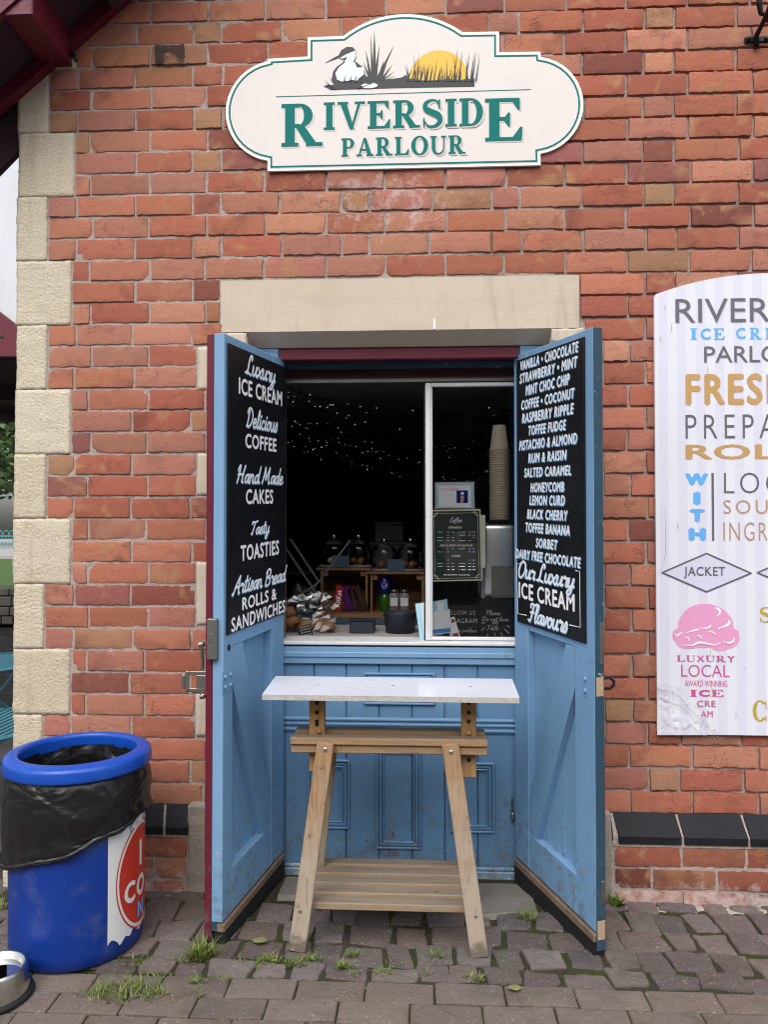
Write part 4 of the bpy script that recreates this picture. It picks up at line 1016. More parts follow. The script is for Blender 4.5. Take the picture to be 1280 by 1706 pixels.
def sfit(L, a, b_, c_, d, sh=True):
    x0, x1 = z2(a, (c_+d)/2)[0], z2(b_, (c_+d)/2)[0]; z1, z0 = z2((a+b_)/2, c_)[1], z2((a+b_)/2, d)[1]; L.fit(x0, x1, z0, z1)
    if sh: L.copy().shift(.0075, -.0065).build('lettering', 'sign_shadow', sg_, wl(YS), .0012)
    L.build('lettering', 'sign_green', sg_, wl(YS), .0024)
sfit(serif('R'), 218, 355, 346, 488); sfit(serif_word('IVERSID'), 359, 890, 334, 430); sfit(serif('E'), 897, 1022, 328, 470); sfit(serif_word('PARLOUR', .13), 418, 832, 455, 519)
L = Let().stroke([z2(200,323), z2(1049,299)], .0035, False); L.build('rule_line', 'sign_green', sg_, wl(YS), .0012)
def pol(L, pts): return L.poly([z2(*p) for p in pts])
L = Let(); q0 = z2(742, 268); rx = z2(842, 268)[0]-q0[0]; rz = z2(742, 168)[1]-q0[1]
L.poly([(q0[0]+rx*math.cos(R(a)), q0[1]+rz*math.sin(R(a))) for a in range(0, 181, 9)]).build('sun_picture', 'sun_yellow', sg_, wl(YS), .0012)
L = Let()
pol(L, [(385,300),(358,288),(372,283),(395,285),(400,278),(440,282),(500,262),(512,240),(536,256),(560,266),(600,262),(622,258),(632,250),(640,262),(700,270),(780,264),(800,268),(862,262),(862,289),(640,293),(520,296)])
pol(L, [(405,190),(418,168),(436,157),(456,158),(467,170),(468,190),(462,205),(470,210),(486,222),(496,240),(500,262),(490,278),(455,290),(400,290),(385,268),(390,240),(404,222),(422,210),(430,198),(412,196)])
pol(L, [(406,186),(360,212),(408,194)])
rr = random.Random(5)
for x, tx, ty, bw in ((528,528,98,8),(522,516,115,5),(536,594,150,7),(545,578,178,7),(540,560,200,6),(518,498,165,6),(515,490,205,5),(550,588,215,5),(552,598,236,4),(505,482,225,4),(530,545,150,6),(512,506,190,5),(560,605,250,3)):
    pol(L, [(x-bw, 270), (tx, ty), (x+bw, 270)])
for i in range(46):
    x = rr.uniform(636, 858); L_ = rr.uniform(30, 96) if x > 800 or rr.random() < .35 else rr.uniform(20, 60); pol(L, [(x-2.2, 272), (x+rr.uniform(-10, 16), 268-L_), (x+2.2, 272)])
for tx, ty in ((862,172),(880,178),(868,165),(846,170),(806,158),(822,168)): pol(L, [(tx-16, 272), (tx, ty), (tx-11, 272)])
for x, y, tx, ty in ((385,292,358,262),(390,290,362,278),(388,295,375,300),(395,285,372,250),(470,296,520,282),(390,296,410,300)): pol(L, [(x, y-2), (tx, ty), (x, y+2)])
L.build('reed_picture', 'ink', sg_, wl(YS), .0020)
L = Let(); pol(L, [(412,196),(436,182),(466,170),(467,190),(458,208),(476,216),(492,226),(494,250),(478,262),(470,272),(452,268),(438,272),(420,274),(404,268),(398,246),(410,226),(428,212),(432,198)])
pol(L, [(484,286),(496,280),(512,284),(526,278),(540,284),(536,292),(516,296),(492,296)]); L.build('bird_picture', 'bird_white', sg_, wl(YS), .0042)
L = Let(); pol(L, [(462,205),(474,216),(490,224),(470,226)]); pol(L, [(424,198),(436,192),(434,199)])
for x in (425, 445, 462, 480): pol(L, [(x, 274), (x+6, 254), (x+5, 275)])
L.build('bird_detail', 'ink', sg_, wl(YS), .0056)

# ================================================================== striped panel on the right
YP = -.02
def pp(px, py): q = at(px, py, YP); return q.x, q.z
x0 = pp(1093, 800)[0]; cxp = pp(1283, 600)[0]; hw = cxp-x0
p0, p1 = pp(1091, 492), (cxp, pp(1283, 455)[1]); p2 = (2*cxp-x0, p0[1]); zb = pp(1096, 1223)[1]
arc = arc3((x0+.006, p0[1]+.004), p1, (p2[0]-.006, p2[1]+.004), 30)
poly = [(x0+.008, zb), (x0, zb+.010), (x0, p0[1]-.006)] + arc + [(p2[0], p0[1]-.006), (p2[0], zb+.01), (p2[0]-.008, zb)]
mn = thing('wall_panel', (cxp, YP, zb), 'tall striped white panel with an arched top and a pink ice cream scoop', 'sign')
MB().prism(poly, YP, -.004).build('board', 'striped_panel', mn)
def pf(L, a, b_, c_, d, mat, off=.001, sh=None):
    xa, xb = pp(a, (c_+d)/2)[0], pp(b_, (c_+d)/2)[0]; za_, zb_ = pp((a+b_)/2, d)[1], pp((a+b_)/2, c_)[1]; L.fit(xa, xb, za_, zb_)
    if sh: L.copy().shift(.003, -.003).build('lettering', sh, mn, wl(YP), off)
    L.build('lettering', mat, mn, wl(YP), off+(.0008 if sh else 0))
K = 2*cxp
def wide(px): return px
pf(sans('RIVERSIDE', -.004), 1126, 1407, 496, 536, 'p_grey', sh='p_greylight')
pf(serif_word('I', .2), 1151, 1162, 547, 566, 'p_blue'); 
pf(sans('C', .03), 1168, 1185, 547, 566, 'p_blue'); pf(serif('E'), 1190, 1208, 547, 566, 'p_blue'); pf(sans('C', .03), 1227, 1243, 546, 565, 'p_blue'); pf(serif('R'), 1250, 1270, 546, 565, 'p_blue'); pf(serif('E'), 1276, 1294, 546, 565, 'p_blue'); pf(serif('A'), 1300, 1320, 546, 565, 'p_blue'); pf(sans('M', .03), 1326, 1350, 546, 565, 'p_blue')
pf(sans('PARLOUR', -.004), 1174, 1358, 576, 603, 'p_grey', sh='p_greylight')
pf(sans('FRESH', 0, 1.15, .035), 1143, 1316, 622, 675, 'p_ochre'); pf(sans('PREPARED', -.008, 1.35), 1143, 1400, 690, 730, 'p_grey'); pf(sans('ROLLS', 0, 1.05, .025), 1143, 1372, 740, 765, 'p_ochre')
for ch, a, b_, c_, d in (('W',1142,1181,788,809),('I',1156,1168,819,841),('T',1150,1175,848,870),('H',1148,1177,879,901)): pf(sans(ch, 0, 1, .08), a, b_, c_, d, 'p_blue')
Lq = Let().rect(*pp(1187, 901), *pp(1190, 788)); Lq.build('divider', 'p_grey', mn, wl(YP), .001)
pf(sans('LOCAL', -.012, 1.25), 1207, 1370, 787, 822, 'p_grey'); pf(sans('SOURCED', -.002, 1.3), 1206, 1388, 833, 856, 'p_tan'); pf(sans('INGREDIENTS', -.008, 1.2), 1206, 1410, 870, 901, 'p_tan')
for c0, txt in ((1178, 'JACKET'), (1337, '')):
    ps = [(c0-74, 954), (c0, 922), (c0+74, 955), (c0, 986)]; Lq = Let().poly([pp(*p) for p in ps]); Lq.build('diamond', 'p_lilac', mn, wl(YP), .0006)
    q = [pp(*p) for p in ps]; Lq = Let()
    for i in range(4): Lq.stroke([q[i], q[(i+1) % 4]], .0065, False)
    Lq.build('diamond_line', 'p_grey', mn, wl(YP), .0012)
pf(sans('JACKET', .012, 1.1), 1140, 1209, 944, 964, 'p_grey', .002)
def z4(zx, zy): return pp(1080+zx/4.265, 840+zy/4.265)
def smooth_poly(pts, k=4): return [(p.x, p.y) for p in cat_rom(pts+[pts[0]], k)][:-1]
sc = [(172,930),(185,895),(215,880),(216,845),(238,795),(275,750),(330,718),(400,708),(470,716),(535,745),(580,790),(605,835),(612,880),(640,900),(652,940),(645,985),(615,1012),(570,1030),(530,1042),(480,1038),(450,1022),(400,1018),(340,1022),(290,1026),(245,1020),(210,1000),(196,975),(182,960)]
Let().poly([z4(*p) for p in smooth_poly(sc)]).build('scoop_picture', 'p_pink', mn, wl(YP), .001)
Lq = Let()
for st, wd in (([(472,736),(500,744),(514,765),(498,790)], .010), ([(572,820),(578,845),(548,866),(505,882)], .010), ([(448,848),(440,870),(410,880),(370,880)], .007), ([(368,888),(330,896),(280,912)], .007), ([(250,912),(225,920),(210,936),(195,925)], .007), ([(430,903),(458,908),(478,925)], .006), ([(343,933),(370,938),(380,952)], .006), ([(265,946),(288,952),(290,968)], .006), ([(612,945),(605,972),(575,986),(540,978)], .008), ([(250,1004),(320,1000),(360,982),(420,990),(470,1000),(508,988)], .008)):
    Lq.stroke([z4(*p) for p in st], [.001, wd, wd*.8, .001])
Lq.build('scoop_highlight', 'letter_white', mn, wl(YP), .0018)
def p4(L, a, b_, c_, d, mat): pf(L, 1080+a/4.265, 1080+b_/4.265, 840+c_/4.265, 840+d/4.265, mat)
Lq = Let(); x = 0
for ch in 'LUX': g = serif(ch) if ch != 'X' else sans('X', .02).fit(0, .8, 0, 1); a, c_, _, _ = g.bbox(); Lq.join(g, lambda q, z, x=x, a=a: (q-a+x, z)); x += c_-a+.12
for ch in 'URY': g = serif(ch) if ch != 'Y' else sans('Y', .02).fit(0, .8, 0, 1); a, c_, _, _ = g.bbox(); Lq.join(g, lambda q, z, x=x, a=a: (q-a+x, z)); x += c_-a+.12
p4(Lq, 206, 620, 1075, 1120, 'p_rose'); p4(sans('LOCAL', -.004), 238, 582, 1140, 1228, 'p_rose'); p4(sans('AWARD WINNING', .0), 264, 565, 1252, 1296, 'p_rose'); p4(serif_word('I'), 298, 352, 1318, 1368, 'p_rose'); p4(sans('C', .05), 362, 442, 1318, 1368, 'p_rose'); p4(serif('E'), 452, 540, 1318, 1368, 'p_rose')
p4(sans('CRE', 0, 1.1, .02), 348, 484, 1394, 1440, 'p_rose'); p4(sans('AM', 0, 1.15, .012), 378, 462, 1468, 1514, 'p_rose')
p4(serif('S'), 798, 880, 730, 842, 'p_gold'); p4(serif_word('CO', .1), 746, 960, 1392, 1545, 'p_gold')
rr = random.Random(11); Lq = Let()
base = [z4(*p) for p in ((60,1300),(180,1330),(260,1420),(350,1520),(430,1600),(500,1660))]
P_ = cat_rom(base, 6)
for k in range(34):
    i = rr.randrange(len(P_)-4); a = P_[i]; pts = [(a.x+rr.uniform(-.02, .02), a.y+rr.uniform(-.02, .02))]
    for j in range(3): pts.append((pts[-1][0]+rr.uniform(-.012, .022), pts[-1][1]-rr.uniform(-.004, .02)))
    Lq.stroke(pts, [.0002, rr.uniform(.0006, .0015), .0002])
for a in ([(60,1310),(190,1340),(270,1420),(370,1530),(500,1660)], [(70,1370),(150,1400),(250,1445),(320,1520)], [(250,1600),(300,1560),(330,1540)], [(100,130+1400),(150,1570),(210,1600)], [(115,240-420+200),(122,300),(105,420),(60,520)]):
    Lq.stroke([z4(*p) for p in a], [.0008, .0018, .001, .0006])
for px, py in ((1128,870),(1118,540),(1100,560),(1106,510),(1178,610),(1240,1110),(1225,1180),(1183,1082),(1184,1140)):
    q = pp(px, py); Lq.stroke([(q[0], q[1]), (q[0]+rr.uniform(-.006, .006), q[1]-rr.uniform(.006, .03))], [.0008, .003, .0005])
Lq.build('crack_mark', 'crease', mn, wl(YP), .0028)
b = MB(); q = [z4(*p) for p in ((70,1330),(185,1345),(300,1500),(420,1640),(180,1640),(66,1640))]; N = 16; vs = []
for j in range(N+1):
    for i in range(N+1):
        u, v_ = i/N, j/N; a = Vector(q[5])*(1-u)*(1-v_)+Vector(q[3])*u*(1-v_)+Vector(q[0])*(1-u)*v_+Vector(q[1])*u*v_
        e = min(u, 1-u, v_, 1-v_)
        vs.append((a.x, YP-.001-min(1, e*5)*.006*abs(nz(a.x*28, a.y*28, 2))-.0005, a.y))
b.add(vs, [(j*(N+1)+i, j*(N+1)+i+1, (j+1)*(N+1)+i+1, (j+1)*(N+1)+i) for j in range(N) for i in range(N)]); b.build('peeling_corner', 'striped_panel', mn)
# wrought iron bracket, upper right
q = at(1262, 68); br = thing('iron_bracket', q, 'black wrought iron bracket bolted to the bricks at the top right', 'bracket')
b = MB(); b.box(at(1240,68).x, at(1300,68).x, -.012, 0, q.z-.012, q.z+.012, .004); b.build('wall_plate', 'iron_black', br)
for px in (1246, 1276): k = at(px, 68); MB().ball((k.x, -.014, k.z), .009, (1, .7, 1), 6).build('bolt', 'iron_black', br, True)
b = MB(); f_ = lambda px, py, y: (at(px, py, y).x, y, at(px, py, y).z)
b.tube([f_(1261,78,-.014), f_(1261,60,-.02), f_(1268,46,-.05), f_(1277,28,-.09), f_(1284,10,-.13), f_(1290,-30,-.17)], [.011,.010,.009,.009,.009,.009], 8)
b.tube([f_(1268,-20,-.09), f_(1266,6,-.08), f_(1269,22,-.075), f_(1277,26,-.08), f_(1284,16,-.09)], [.011,.011,.010,.008,.006], 8); b.ball(f_(1283,30,-.09), .016); b.build('scroll_arm', 'iron_black', br, True)

# ================================================================== trestle table
tz = .86
tt = thing('trestle_table', (-.11, -.30, 0), 'narrow wooden trestle table with a white laminate top between the blue doors', 'table')
fl, fr_, bk, bl_ = (-.540, -.462), (.317, -.470), (.330, -.150), (-.556, -.140)
b = MB(); th = .018
vs = [(*p, tz) for p in (fl, fr_, bk, bl_)] + [(*p, tz-th) for p in (fl, fr_, bk, bl_)]
b.add(vs, [(0,1,2,3)]); b.cur = 1; b.add(vs, [(7,6,5,4),(0,4,5,1),(1,5,6,2),(2,6,7,3),(3,7,4,0)]); b.build('tabletop', ['white_top', 'cut_edge'], tt)
for px, py in ((530,1141),(784,1144),(655,1142)):
    k = atz(px, py, tz); MB().lathe([(.0045, 0), (.0045, .0007)], (k.x, k.y, tz+.0002), 10, cap=True).build('screw', 'dull_steel', tt)
Lq = Let(); rr = random.Random(2)
for i in range(26):
    k = atz(rr.gauss(640, 38), rr.uniform(1131, 1154), tz); Lq.stroke([(k.x, k.y), (k.x+rr.uniform(.004, .02), k.y+rr.uniform(-.01, .01))], [.001, .004, .001])
Lq.build('paint_scrape', 'paper_white', tt, lambda x, y, o: (x, y, tz+o), .0006)
YB = -.385      # front face of the beam
def tp(px, py, Y): return at(px, py, Y)
bx0, bx1 = tp(485, 1240, YB).x, tp(812, 1240, YB).x
z1, z0 = tp(640, 1229, YB).z, tp(640, 1242, YB).z
b = MB(); b.box(bx0-.002, bx1+.002, YB-.012, YB+.035, z0+.001, z1, .004); b.build('beam_board', 'beam_wood', tt)
b = MB(); b.box(bx0, bx1, YB+.075, YB+.125, z0+.001, z1+.004, .004); b.build('beam_board', 'beam_wood', tt)
zb0 = tp(640, 1256, YB).z
b = MB(); b.box(bx0, bx1, YB-.002, YB+.024, zb0, z0, .003); b.build('beam_rail', 'beam_wood', tt)
b = MB(); b.box(bx0+.01, bx1-.01, YB+.09, YB+.115, zb0, z0, .003); b.build('beam_rail', 'beam_wood', tt)
for pa_, pb_ in ((515, 541), (769, 794)):
    YQ = YB+.037; xa, xb = tp(pa_, 1200, YQ).x, tp(pb_, 1200, YQ).x; zlow = tp(640, 1294 if pa_ > 600 else 1288, YQ).z
    b = MB(); b.box(xa, xb, YQ, YQ+.034, zlow, tz-th-.001, .003); b.build('upright', 'post_wood', tt)
    for py in (1171, 1187, 1202, 1266 if pa_ > 600 else 1207):
        k = tp((pa_+pb_)/2, py, YQ); b = MB(); b.lathe([(.0075, 0), (.0075, .0014)], (0,0,0), 12, cap=True); b.v = [Vector((k.x+p.x, YQ-.0008+p.z*.5, k.z+p.y)) for p in b.v]; b.build('peg_hole', 'dark_gap', tt)
    k = tp((pa_+pb_)/2+1, 1221, YB-.01); MB().ball((k.x, YQ-.006, z1+.012), .010, (1, 1, 1), 6).build('peg', 'post_wood', tt, True)
legs = (((494, 1590), (543, 1238)), ((800, 1600), (750, 1240)))
for (fx, fy), (tx, ty) in legs:
    f0 = atz(fx, fy, .0); top = at(tx, ty, YB-.016); wd = .058 if fx < 600 else .058
    d = (top-f0); b = MB(); b.bar(f0+Vector((0, .016, .004)), top+Vector((0, .0, .004)), wd, .026, (1, 0, 0), .003); b.build('leg', 'leg_wood', tt)
    rf = Vector((f0.x+.0, -.06, .0)); rt_ = Vector((top.x, YB+.128, top.z)); b = MB(); b.bar(rf+Vector((0, -.01, .004)), rt_, wd, .026, (1, 0, 0), .003); b.build('leg', 'leg_wood', tt)
    kb = at(tx-1 if tx < 600 else tx+2, 1249 if tx < 600 else 1253, YB-.03); b = MB(); b.ball((kb.x, YB-.030, kb.z), .0095, (1, .6, 1), 6); b.build('bolt', 'steel', tt, True)
    sb = at(fx+6 if fx < 600 else fx-7, 1518 if fx < 600 else 1526, -.455); MB().ball((sb.x, -.4555, sb.z), .005, (1, .6, 1), 5).build('bolt', 'dull_steel', tt, True)
for i in range(5):
    ya_ = -.405+.0765*i; u = i/4; x0 = -.374-.030*u; x1 = .136
    MB().box(x0-.012*(1-u), x1+.012*(1-u), ya_, ya_+.054, .122, .146, .003).build('slat', 'slat_wood', tt)
for s_ in (-.36, .115): MB().box(s_-.012, s_+.012, -.37, -.09, .100, .1215, .002).build('shelf_bearer', 'post_wood', tt)

# ================================================================== bin, liner, bowl
BC = Vector((-1.190, -.41, 0)); rb = .219
bn = thing('litter_bin', BC, 'round bright blue plastic bin with a peeling red and white sticker by the quoins', 'litter bin')
b = MB(); b.lathe([(.200,.0),(.214,.012),(rb-.002,.05),(rb,.30),(rb,.585),(rb-.012,.59),(rb-.014,.3),(rb-.02,.03),(.01,.03)], BC, 64); b.build('barrel', 'bin_plastic', bn, True)
rim = [(.203,.596),(.199,.640),(.201,.652),(.206,.658),(.216,.659),(.232,.655),(.243,.650),(.249,.643),(.2515,.634),(.253,.605),(.2525,.598),(.250,.594),(.244,.590),(.236,.588),(.225,.590),(.203,.596)]
b = MB(); b.lathe([(q*.955, .602+(z-.588)*.80) for q, z in rim], BC, 72); b.build('rim', 'bin_rim_plastic', bn, True)
def cyl(Y=0): return lambda a, z, o: (BC.x+(rb+o)*math.cos(a), BC.y+(rb+o)*math.sin(a), z)
def bin_ang(px, py):
    r = ray(px, py); ox, oy = CP.x-BC.x, CP.y-BC.y; A = r.x*r.x+r.y*r.y; B = ox*r.x+oy*r.y; c_ = ox*ox+oy*oy-rb*rb
    dd = B*B-A*c_; t_ = (-B-math.sqrt(max(dd, 0)))/A; q = CP+r*t_; return math.atan2(q.y-BC.y, q.x-BC.x), q.z
a0 = bin_ang(179, 1480)[0]; a1 = a0+2.0
b = MB(); N = 60; vs = []
for i in range(N+1):
    a = a0+(a1-a0)*i/N; e = .0 if i else 0
    zlo = .062+.026*nz(i*.23, 0, 0)+.006*nz(i*.9, 3, 0)
    for z in (zlo, .2, .35, .58): vs.append((BC.x+(rb+.0012)*math.cos(a), BC.y+(rb+.0012)*math.sin(a), z))
b.add(vs, [(4*i+j, 4*i+4+j, 4*i+5+j, 4*i+1+j) for i in range(N) for j in range(3)]); b.build('sticker', 'decal', bn, True)
ac, zc = bin_ang(236, 1480); ac = a0+.70; zc = bin_ang(222, 1462)[1]
aL = bin_ang(192, 1480)[0]; ra = ac-aL; rz = (bin_ang(222,1372)[1]-bin_ang(222,1552)[1])/2
def disc(rho, o, mat, nm, in_=0):
    L = Let(); n = 48
    if in_: L.ring(ac, zc, (ra*rho, rz*rho), (ra*in_, rz*in_), 0, 359.99, n)
    else:
        b = len(L.p); L.p.append((ac, zc, 0))
        for rr_ in (.25, .5, .75, 1):
            for k in range(n): L.p.append((ac+ra*rho*rr_*math.cos(2*math.pi*k/n), zc+rz*rho*rr_*math.sin(2*math.pi*k/n), 0))
        for k in range(n): L.f.append((0, 1+k, 1+(k+1)%n))
        for r in range(3):
            for k in range(n): L.f.append((1+r*n+k, 1+r*n+(k+1)%n, 1+(r+1)*n+(k+1)%n, 1+(r+1)*n+k))
    L.build(nm, mat, bn, cyl(), o)
disc(1.0, .0022, 'decal_red', 'sticker_ring', .965); disc(.90, .0022, 'decal_red', 'sticker_disc')
def bfit(L, a0_, a1_, z0_, z1_, mat, o): L.fit(a0_, a1_, z0_, z1_); L.build('lettering', mat, bn, cyl(), o)
zt_ = bin_ang(215, 1450)[1]
bfit(sans('CO', 0, 1.2, .05), ac-ra*.74, ac+ra*.25, zc-rz*.42, zc-rz*.02, 'decal', .0034)
bfit(sans('I', .04), ac-ra*.10, ac+.02, zc+rz*.15, zc+rz*.62, 'decal', .0034)
bfit(sans('N', .04), ac-ra*.18, ac+ra*.14, zc-rz*.80, zc-rz*.50, 'p_blue', .0034)
Lq = Let(); q_ = [(ac-ra*.52, zc+rz*.84), (ac-ra*.56, zc+rz*1.12), (ac+ra*.3, zc+rz*1.32), (ac+ra*.3, zc+rz*1.02)]; Lq.poly(q_); Lq.build('sticker_banner', 'p_blue', bn, cyl(), .0030)
bfit(sans('DA', .03), ac-ra*.46, ac+ra*.05, zc+rz*.92, zc+rz*1.13, 'decal', .0042)
# bin liner: folded out over the barrel under the rim, and hanging inside
lin = thing('bin_liner', (BC.x, BC.y, .4), 'shiny black plastic liner folded over the top of the blue bin', 'bin bag')
N = 120
def skirt(r, z, a, i):
    low = .385 + .075*math.cos(a - .15) + .012*nz(math.cos(a)*2, math.sin(a)*2, 0)       # hem higher on the right
    v_ = i/16; zz = .604*(1-v_)+low*v_
    w1 = nz(math.cos(a)*3+zz*3, math.sin(a)*3, zz*7)*.010 + nz(math.cos(a)*7, math.sin(a)*7+zz*14, zz*5)*.006
    tw = abs(nz(a*2.4+zz*12, zz*3, 4))
    return rb+.007+.010*math.sin(v_*math.pi)+w1*(.3+v_)+.004*tw + (.007 if i >= 15 else 0) - (.0 if v_ > .03 else .006), zz - (0 if i < 16 else 0)
b = MB(); b.lathe([(rb, 0)]*17, (BC.x, BC.y, 0), N, skirt)
def hem(r, z, a, i):
    R_, zz = skirt(0, 0, a, 16); return R_+(.0, .008, .004, -.006)[i]*(1+.6*nz(a*3, 2, 1)), zz+(.0, -.006, -.014, -.012)[i]
b.lathe([(rb, 0)]*4, (BC.x, BC.y, 0), N, hem); b.build('liner_skirt', 'bag_plastic', lin, True)
def inner(r, z, a, i):
    return r-.014*abs(nz(math.cos(a)*9, math.sin(a)*9, z*4))-.010*nz(math.cos(a)*4, math.sin(a)*4, z*9), z
b = MB(); b.lathe([(.194,.618),(.190,.58),(.188,.54),(.187,.5),(.195,.4),(.19,.25),(.15,.12),(.01,.10)], (BC.x, BC.y, 0), N, inner); b.build('liner_pouch', 'bag_plastic', lin, True)
# dog bowl
e = at(35, 1610, -.78); bc = Vector((atz(30, 1690).x-.115, -.735, 0)); 
bw = thing('dog_bowl', bc, 'stainless steel dog bowl of water with a black rubber foot', 'pet bowl')
b = MB(); b.lathe([(.098,.012),(.090,.085),(.087,.092),(.082,.094),(.078,.09),(.068,.03),(.01,.024)], bc, 48); b.build('bowl', 'steel', bw, True)
b = MB(); b.lathe([(.094,.003),(.107,.001),(.112,.008),(.108,.016),(.098,.018)], bc, 48); b.build('rubber_ring', 'rubber', bw, True)
MB().lathe([(.0, .072), (.076, .072)], bc, 40).build('water_surface', 'water', bw, True)

# ================================================================== window posters, notices
def gp(px, py, Y): q = at(px, py, Y); return q.x, q.z
def sheet(name, mat, pts, Y, label, cat, th=.0008, group=None):
    q = [gp(*p, Y) for p in pts]; cx_ = sum(p[0] for p in q)/len(q); zl = min(p[1] for p in q)
    t_ = thing(name, (cx_, Y, zl), label, cat, group); MB().prism(q, Y, Y+th).build('sheet', mat, t_); return t_
def gfit(t_, L, a, b_, c_, d, Y, mat, off=.0008, nm='lettering'):
    xa, xb = gp(a, (c_+d)/2, Y)[0], gp(b_, (c_+d)/2, Y)[0]; za_, zb_ = gp((a+b_)/2, d, Y)[1], gp((a+b_)/2, c_, Y)[1]; L.fit(xa, xb, za_, zb_); L.build(nm, mat, t_, wl(Y), off)
YA = YW+.008
t_ = sheet('price_poster', 'paper_cream', [(809,858),(809,946),(801,946),(801,858)], YA+.006, 'edge of a pale sheet showing behind the green coffee menu', 'poster')
t_ = sheet('price_poster', 'stripe_grey', [(725,804),(790,802),(792,847),(725,849)], YA+.002, 'pale blue ice cream price poster with striped border taped inside the glass', 'poster')
Lq = Let(); rr = random.Random(4)
q0 = gp(725, 848, YA+.002); q1 = gp(791, 803, YA+.002)
Lq2 = Let()
for i in range(16):
    a = q0[0]+(q1[0]-q0[0])*i/16; wd = (q1[0]-q0[0])/32
    Lq2.poly([(a, q1[1]-.011), (a+wd, q1[1]-.011), (a+wd+.006, q1[1]-.001), (a+.006, q1[1]-.001)])
for i in range(11):
    z = q0[1]+(q1[1]-q0[1])*i/11
    Lq2.poly([(q0[0]+.001, z), (q0[0]+.011, z+.006), (q0[0]+.011, z+.011), (q0[0]+.001, z+.005)]); Lq2.poly([(q1[0]-.011, z), (q1[0]-.001, z+.006), (q1[0]-.001, z+.011), (q1[0]-.011, z+.005)])
Lq2.build('border_stripe', 'paper_white', t_, wl(YA+.002), .0006)
Let().rect(q0[0]+.011, q0[1]+.004, q1[0]-.011, q1[1]-.011).build('inner_panel', 'paper_cyan', t_, wl(YA+.002), .0016)
Let().rect(q0[0]+.017, q0[1]+.008, q1[0]-.017, q1[1]-.016).build('paper_panel', 'paper_white', t_, wl(YA+.002), .0024)
gfit(t_, script('Ice Cream', .1), 733, 766, 809, 818, YA+.002, 'p_pink', .0034)
Lq = Let()
for k, py in enumerate((822, 826, 830, 834, 840, 844)): z = gp(740, py, YA+.002)[1]; dashes(Lq, gp(732, py, YA)[0], gp(758, py, YA)[0], z, .0022, k, .9)
Lq.build('small_print', 'p_lilac', t_, wl(YA+.002), .0034)
Let().rect(*gp(761, 838, YA+.002), *gp(780, 817, YA+.002)).build('photo_print', 'can_blue', t_, wl(YA+.002), .0034)
k = gp(770.5, 822, YA+.002); Let().ring(k[0], k[1], (.007, .0065), (.0001, .0001), 0, 359.9, 14).build('photo_scoop', 'letter_white', t_, wl(YA+.002), .0044)
Let().poly([gp(767,826,YA+.002), gp(774,826,YA+.002), gp(772,838,YA+.002), gp(768,838,YA+.002)]).build('photo_hand', 'skin_pink', t_, wl(YA+.002), .0046)
cm = sheet('coffee_menu', 'poster_cream', [(718,850),(801,848),(804,967),(720,969)], YA, 'dark green coffee menu with a cream border inside the window glass', 'menu')
Let().poly([gp(*p, YA) for p in ((720,852),(799,850.5),(802,965),(722,967))]).build('menu_panel', 'poster_green', cm, wl(YA), .0006)
Lq = Let(); bx = [gp(*p, YA) for p in ((723,856),(796,854),(799,962),(725,964))]
for i in range(4): Lq.stroke([bx[i], bx[(i+1) % 4]], .0014, False)
for (cx_, cz_), a in zip([gp(*p, YA) for p in ((721,853),(798,851),(801,964),(723,966))], (270, 180, 90, 0)): Lq.ring(cx_, cz_, (.021, .021), (.0175, .0175), a, a+90, 8)
Lq.build('border_line', 'poster_cream', cm, wl(YA), .0014)
gfit(cm, script('Coffee', .12), 750, 770, 862, 873, YA, 'letter_white', .002)
for txt, a in (('ESPRESSO',(748,770,877,880.5)), ('ADD A SHOT OF FLAVOUR',(733,788,907,910.5)), ('OTHER',(753,768,924.5,928))): gfit(cm, sans(txt, .06, 1.2), *a, YA, 'poster_cream', .002)
Lq = Let(); k = 0
for py in (886, 891, 895, 900, 914, 919, 932.5, 938, 943, 948.5):
    for xa, xb in ((729, 738), (745, 749), (753, 757), (765, 776), (781, 785), (788, 792)):
        if rr.random() < .82: dashes(Lq, gp(xa, py, YA)[0], gp(xb, py, YA)[0], gp(760, py+1, YA)[1], .0032, k, .95)
        k += 1
dashes(Lq, gp(739, 957, YA)[0], gp(783, 957, YA)[0], gp(760, 958, YA)[1], .0022, 77, .95); Lq.build('small_print', 'letter_white', cm, wl(YA), .002)
# leaflets behind the mullion
YL = YW+.024
t_ = sheet('leaflet', 'paper_cyan', [(692,1006),(716,1002),(717,1064),(700,1065)], YL+.008, 'pale blue leaflet leaning behind the white window mullion', 'leaflet', group='leaflets behind the glass')
Let().poly([gp(*p, YL+.008) for p in ((701,1006),(713,1003),(714,1058),(706,1060))]).build('paper_panel', 'paper_white', t_, wl(YL+.008), .0008)
t_ = sheet('leaflet', 'paper_cyan', [(716,1003),(745,998),(750,1040),(722,1046)], YL+.005, 'light blue and white card topmost behind the glass beside the mullion', 'leaflet', group='leaflets behind the glass')
Let().poly([gp(*p, YL+.005) for p in ((728,1003),(739,1001),(742,1030),(730,1034))]).build('paper_panel', 'paper_white', t_, wl(YL+.005), .0008)
t_ = sheet('leaflet', 'paper_white', [(747,1031),(757,1027),(768,1062),(750,1063)], YL+.003, 'narrow white leaflet with red patches tilted behind the glass', 'leaflet', group='leaflets behind the glass')
Let().poly([gp(*p, YL+.003) for p in ((752,1032),(757,1031),(759,1036),(753,1038))]).poly([gp(*p, YL+.003) for p in ((755,1056),(763,1054),(765,1061),(756,1062))]).build('red_patch', 'wrapper_red', t_, wl(YL+.003), .0008)
t_ = sheet('packet', 'label_white', [(722,1019),(750,1015),(752,1054),(720,1058)], YL-.004, 'small white packet with a bright blue band standing behind the glass', 'packet', .006)
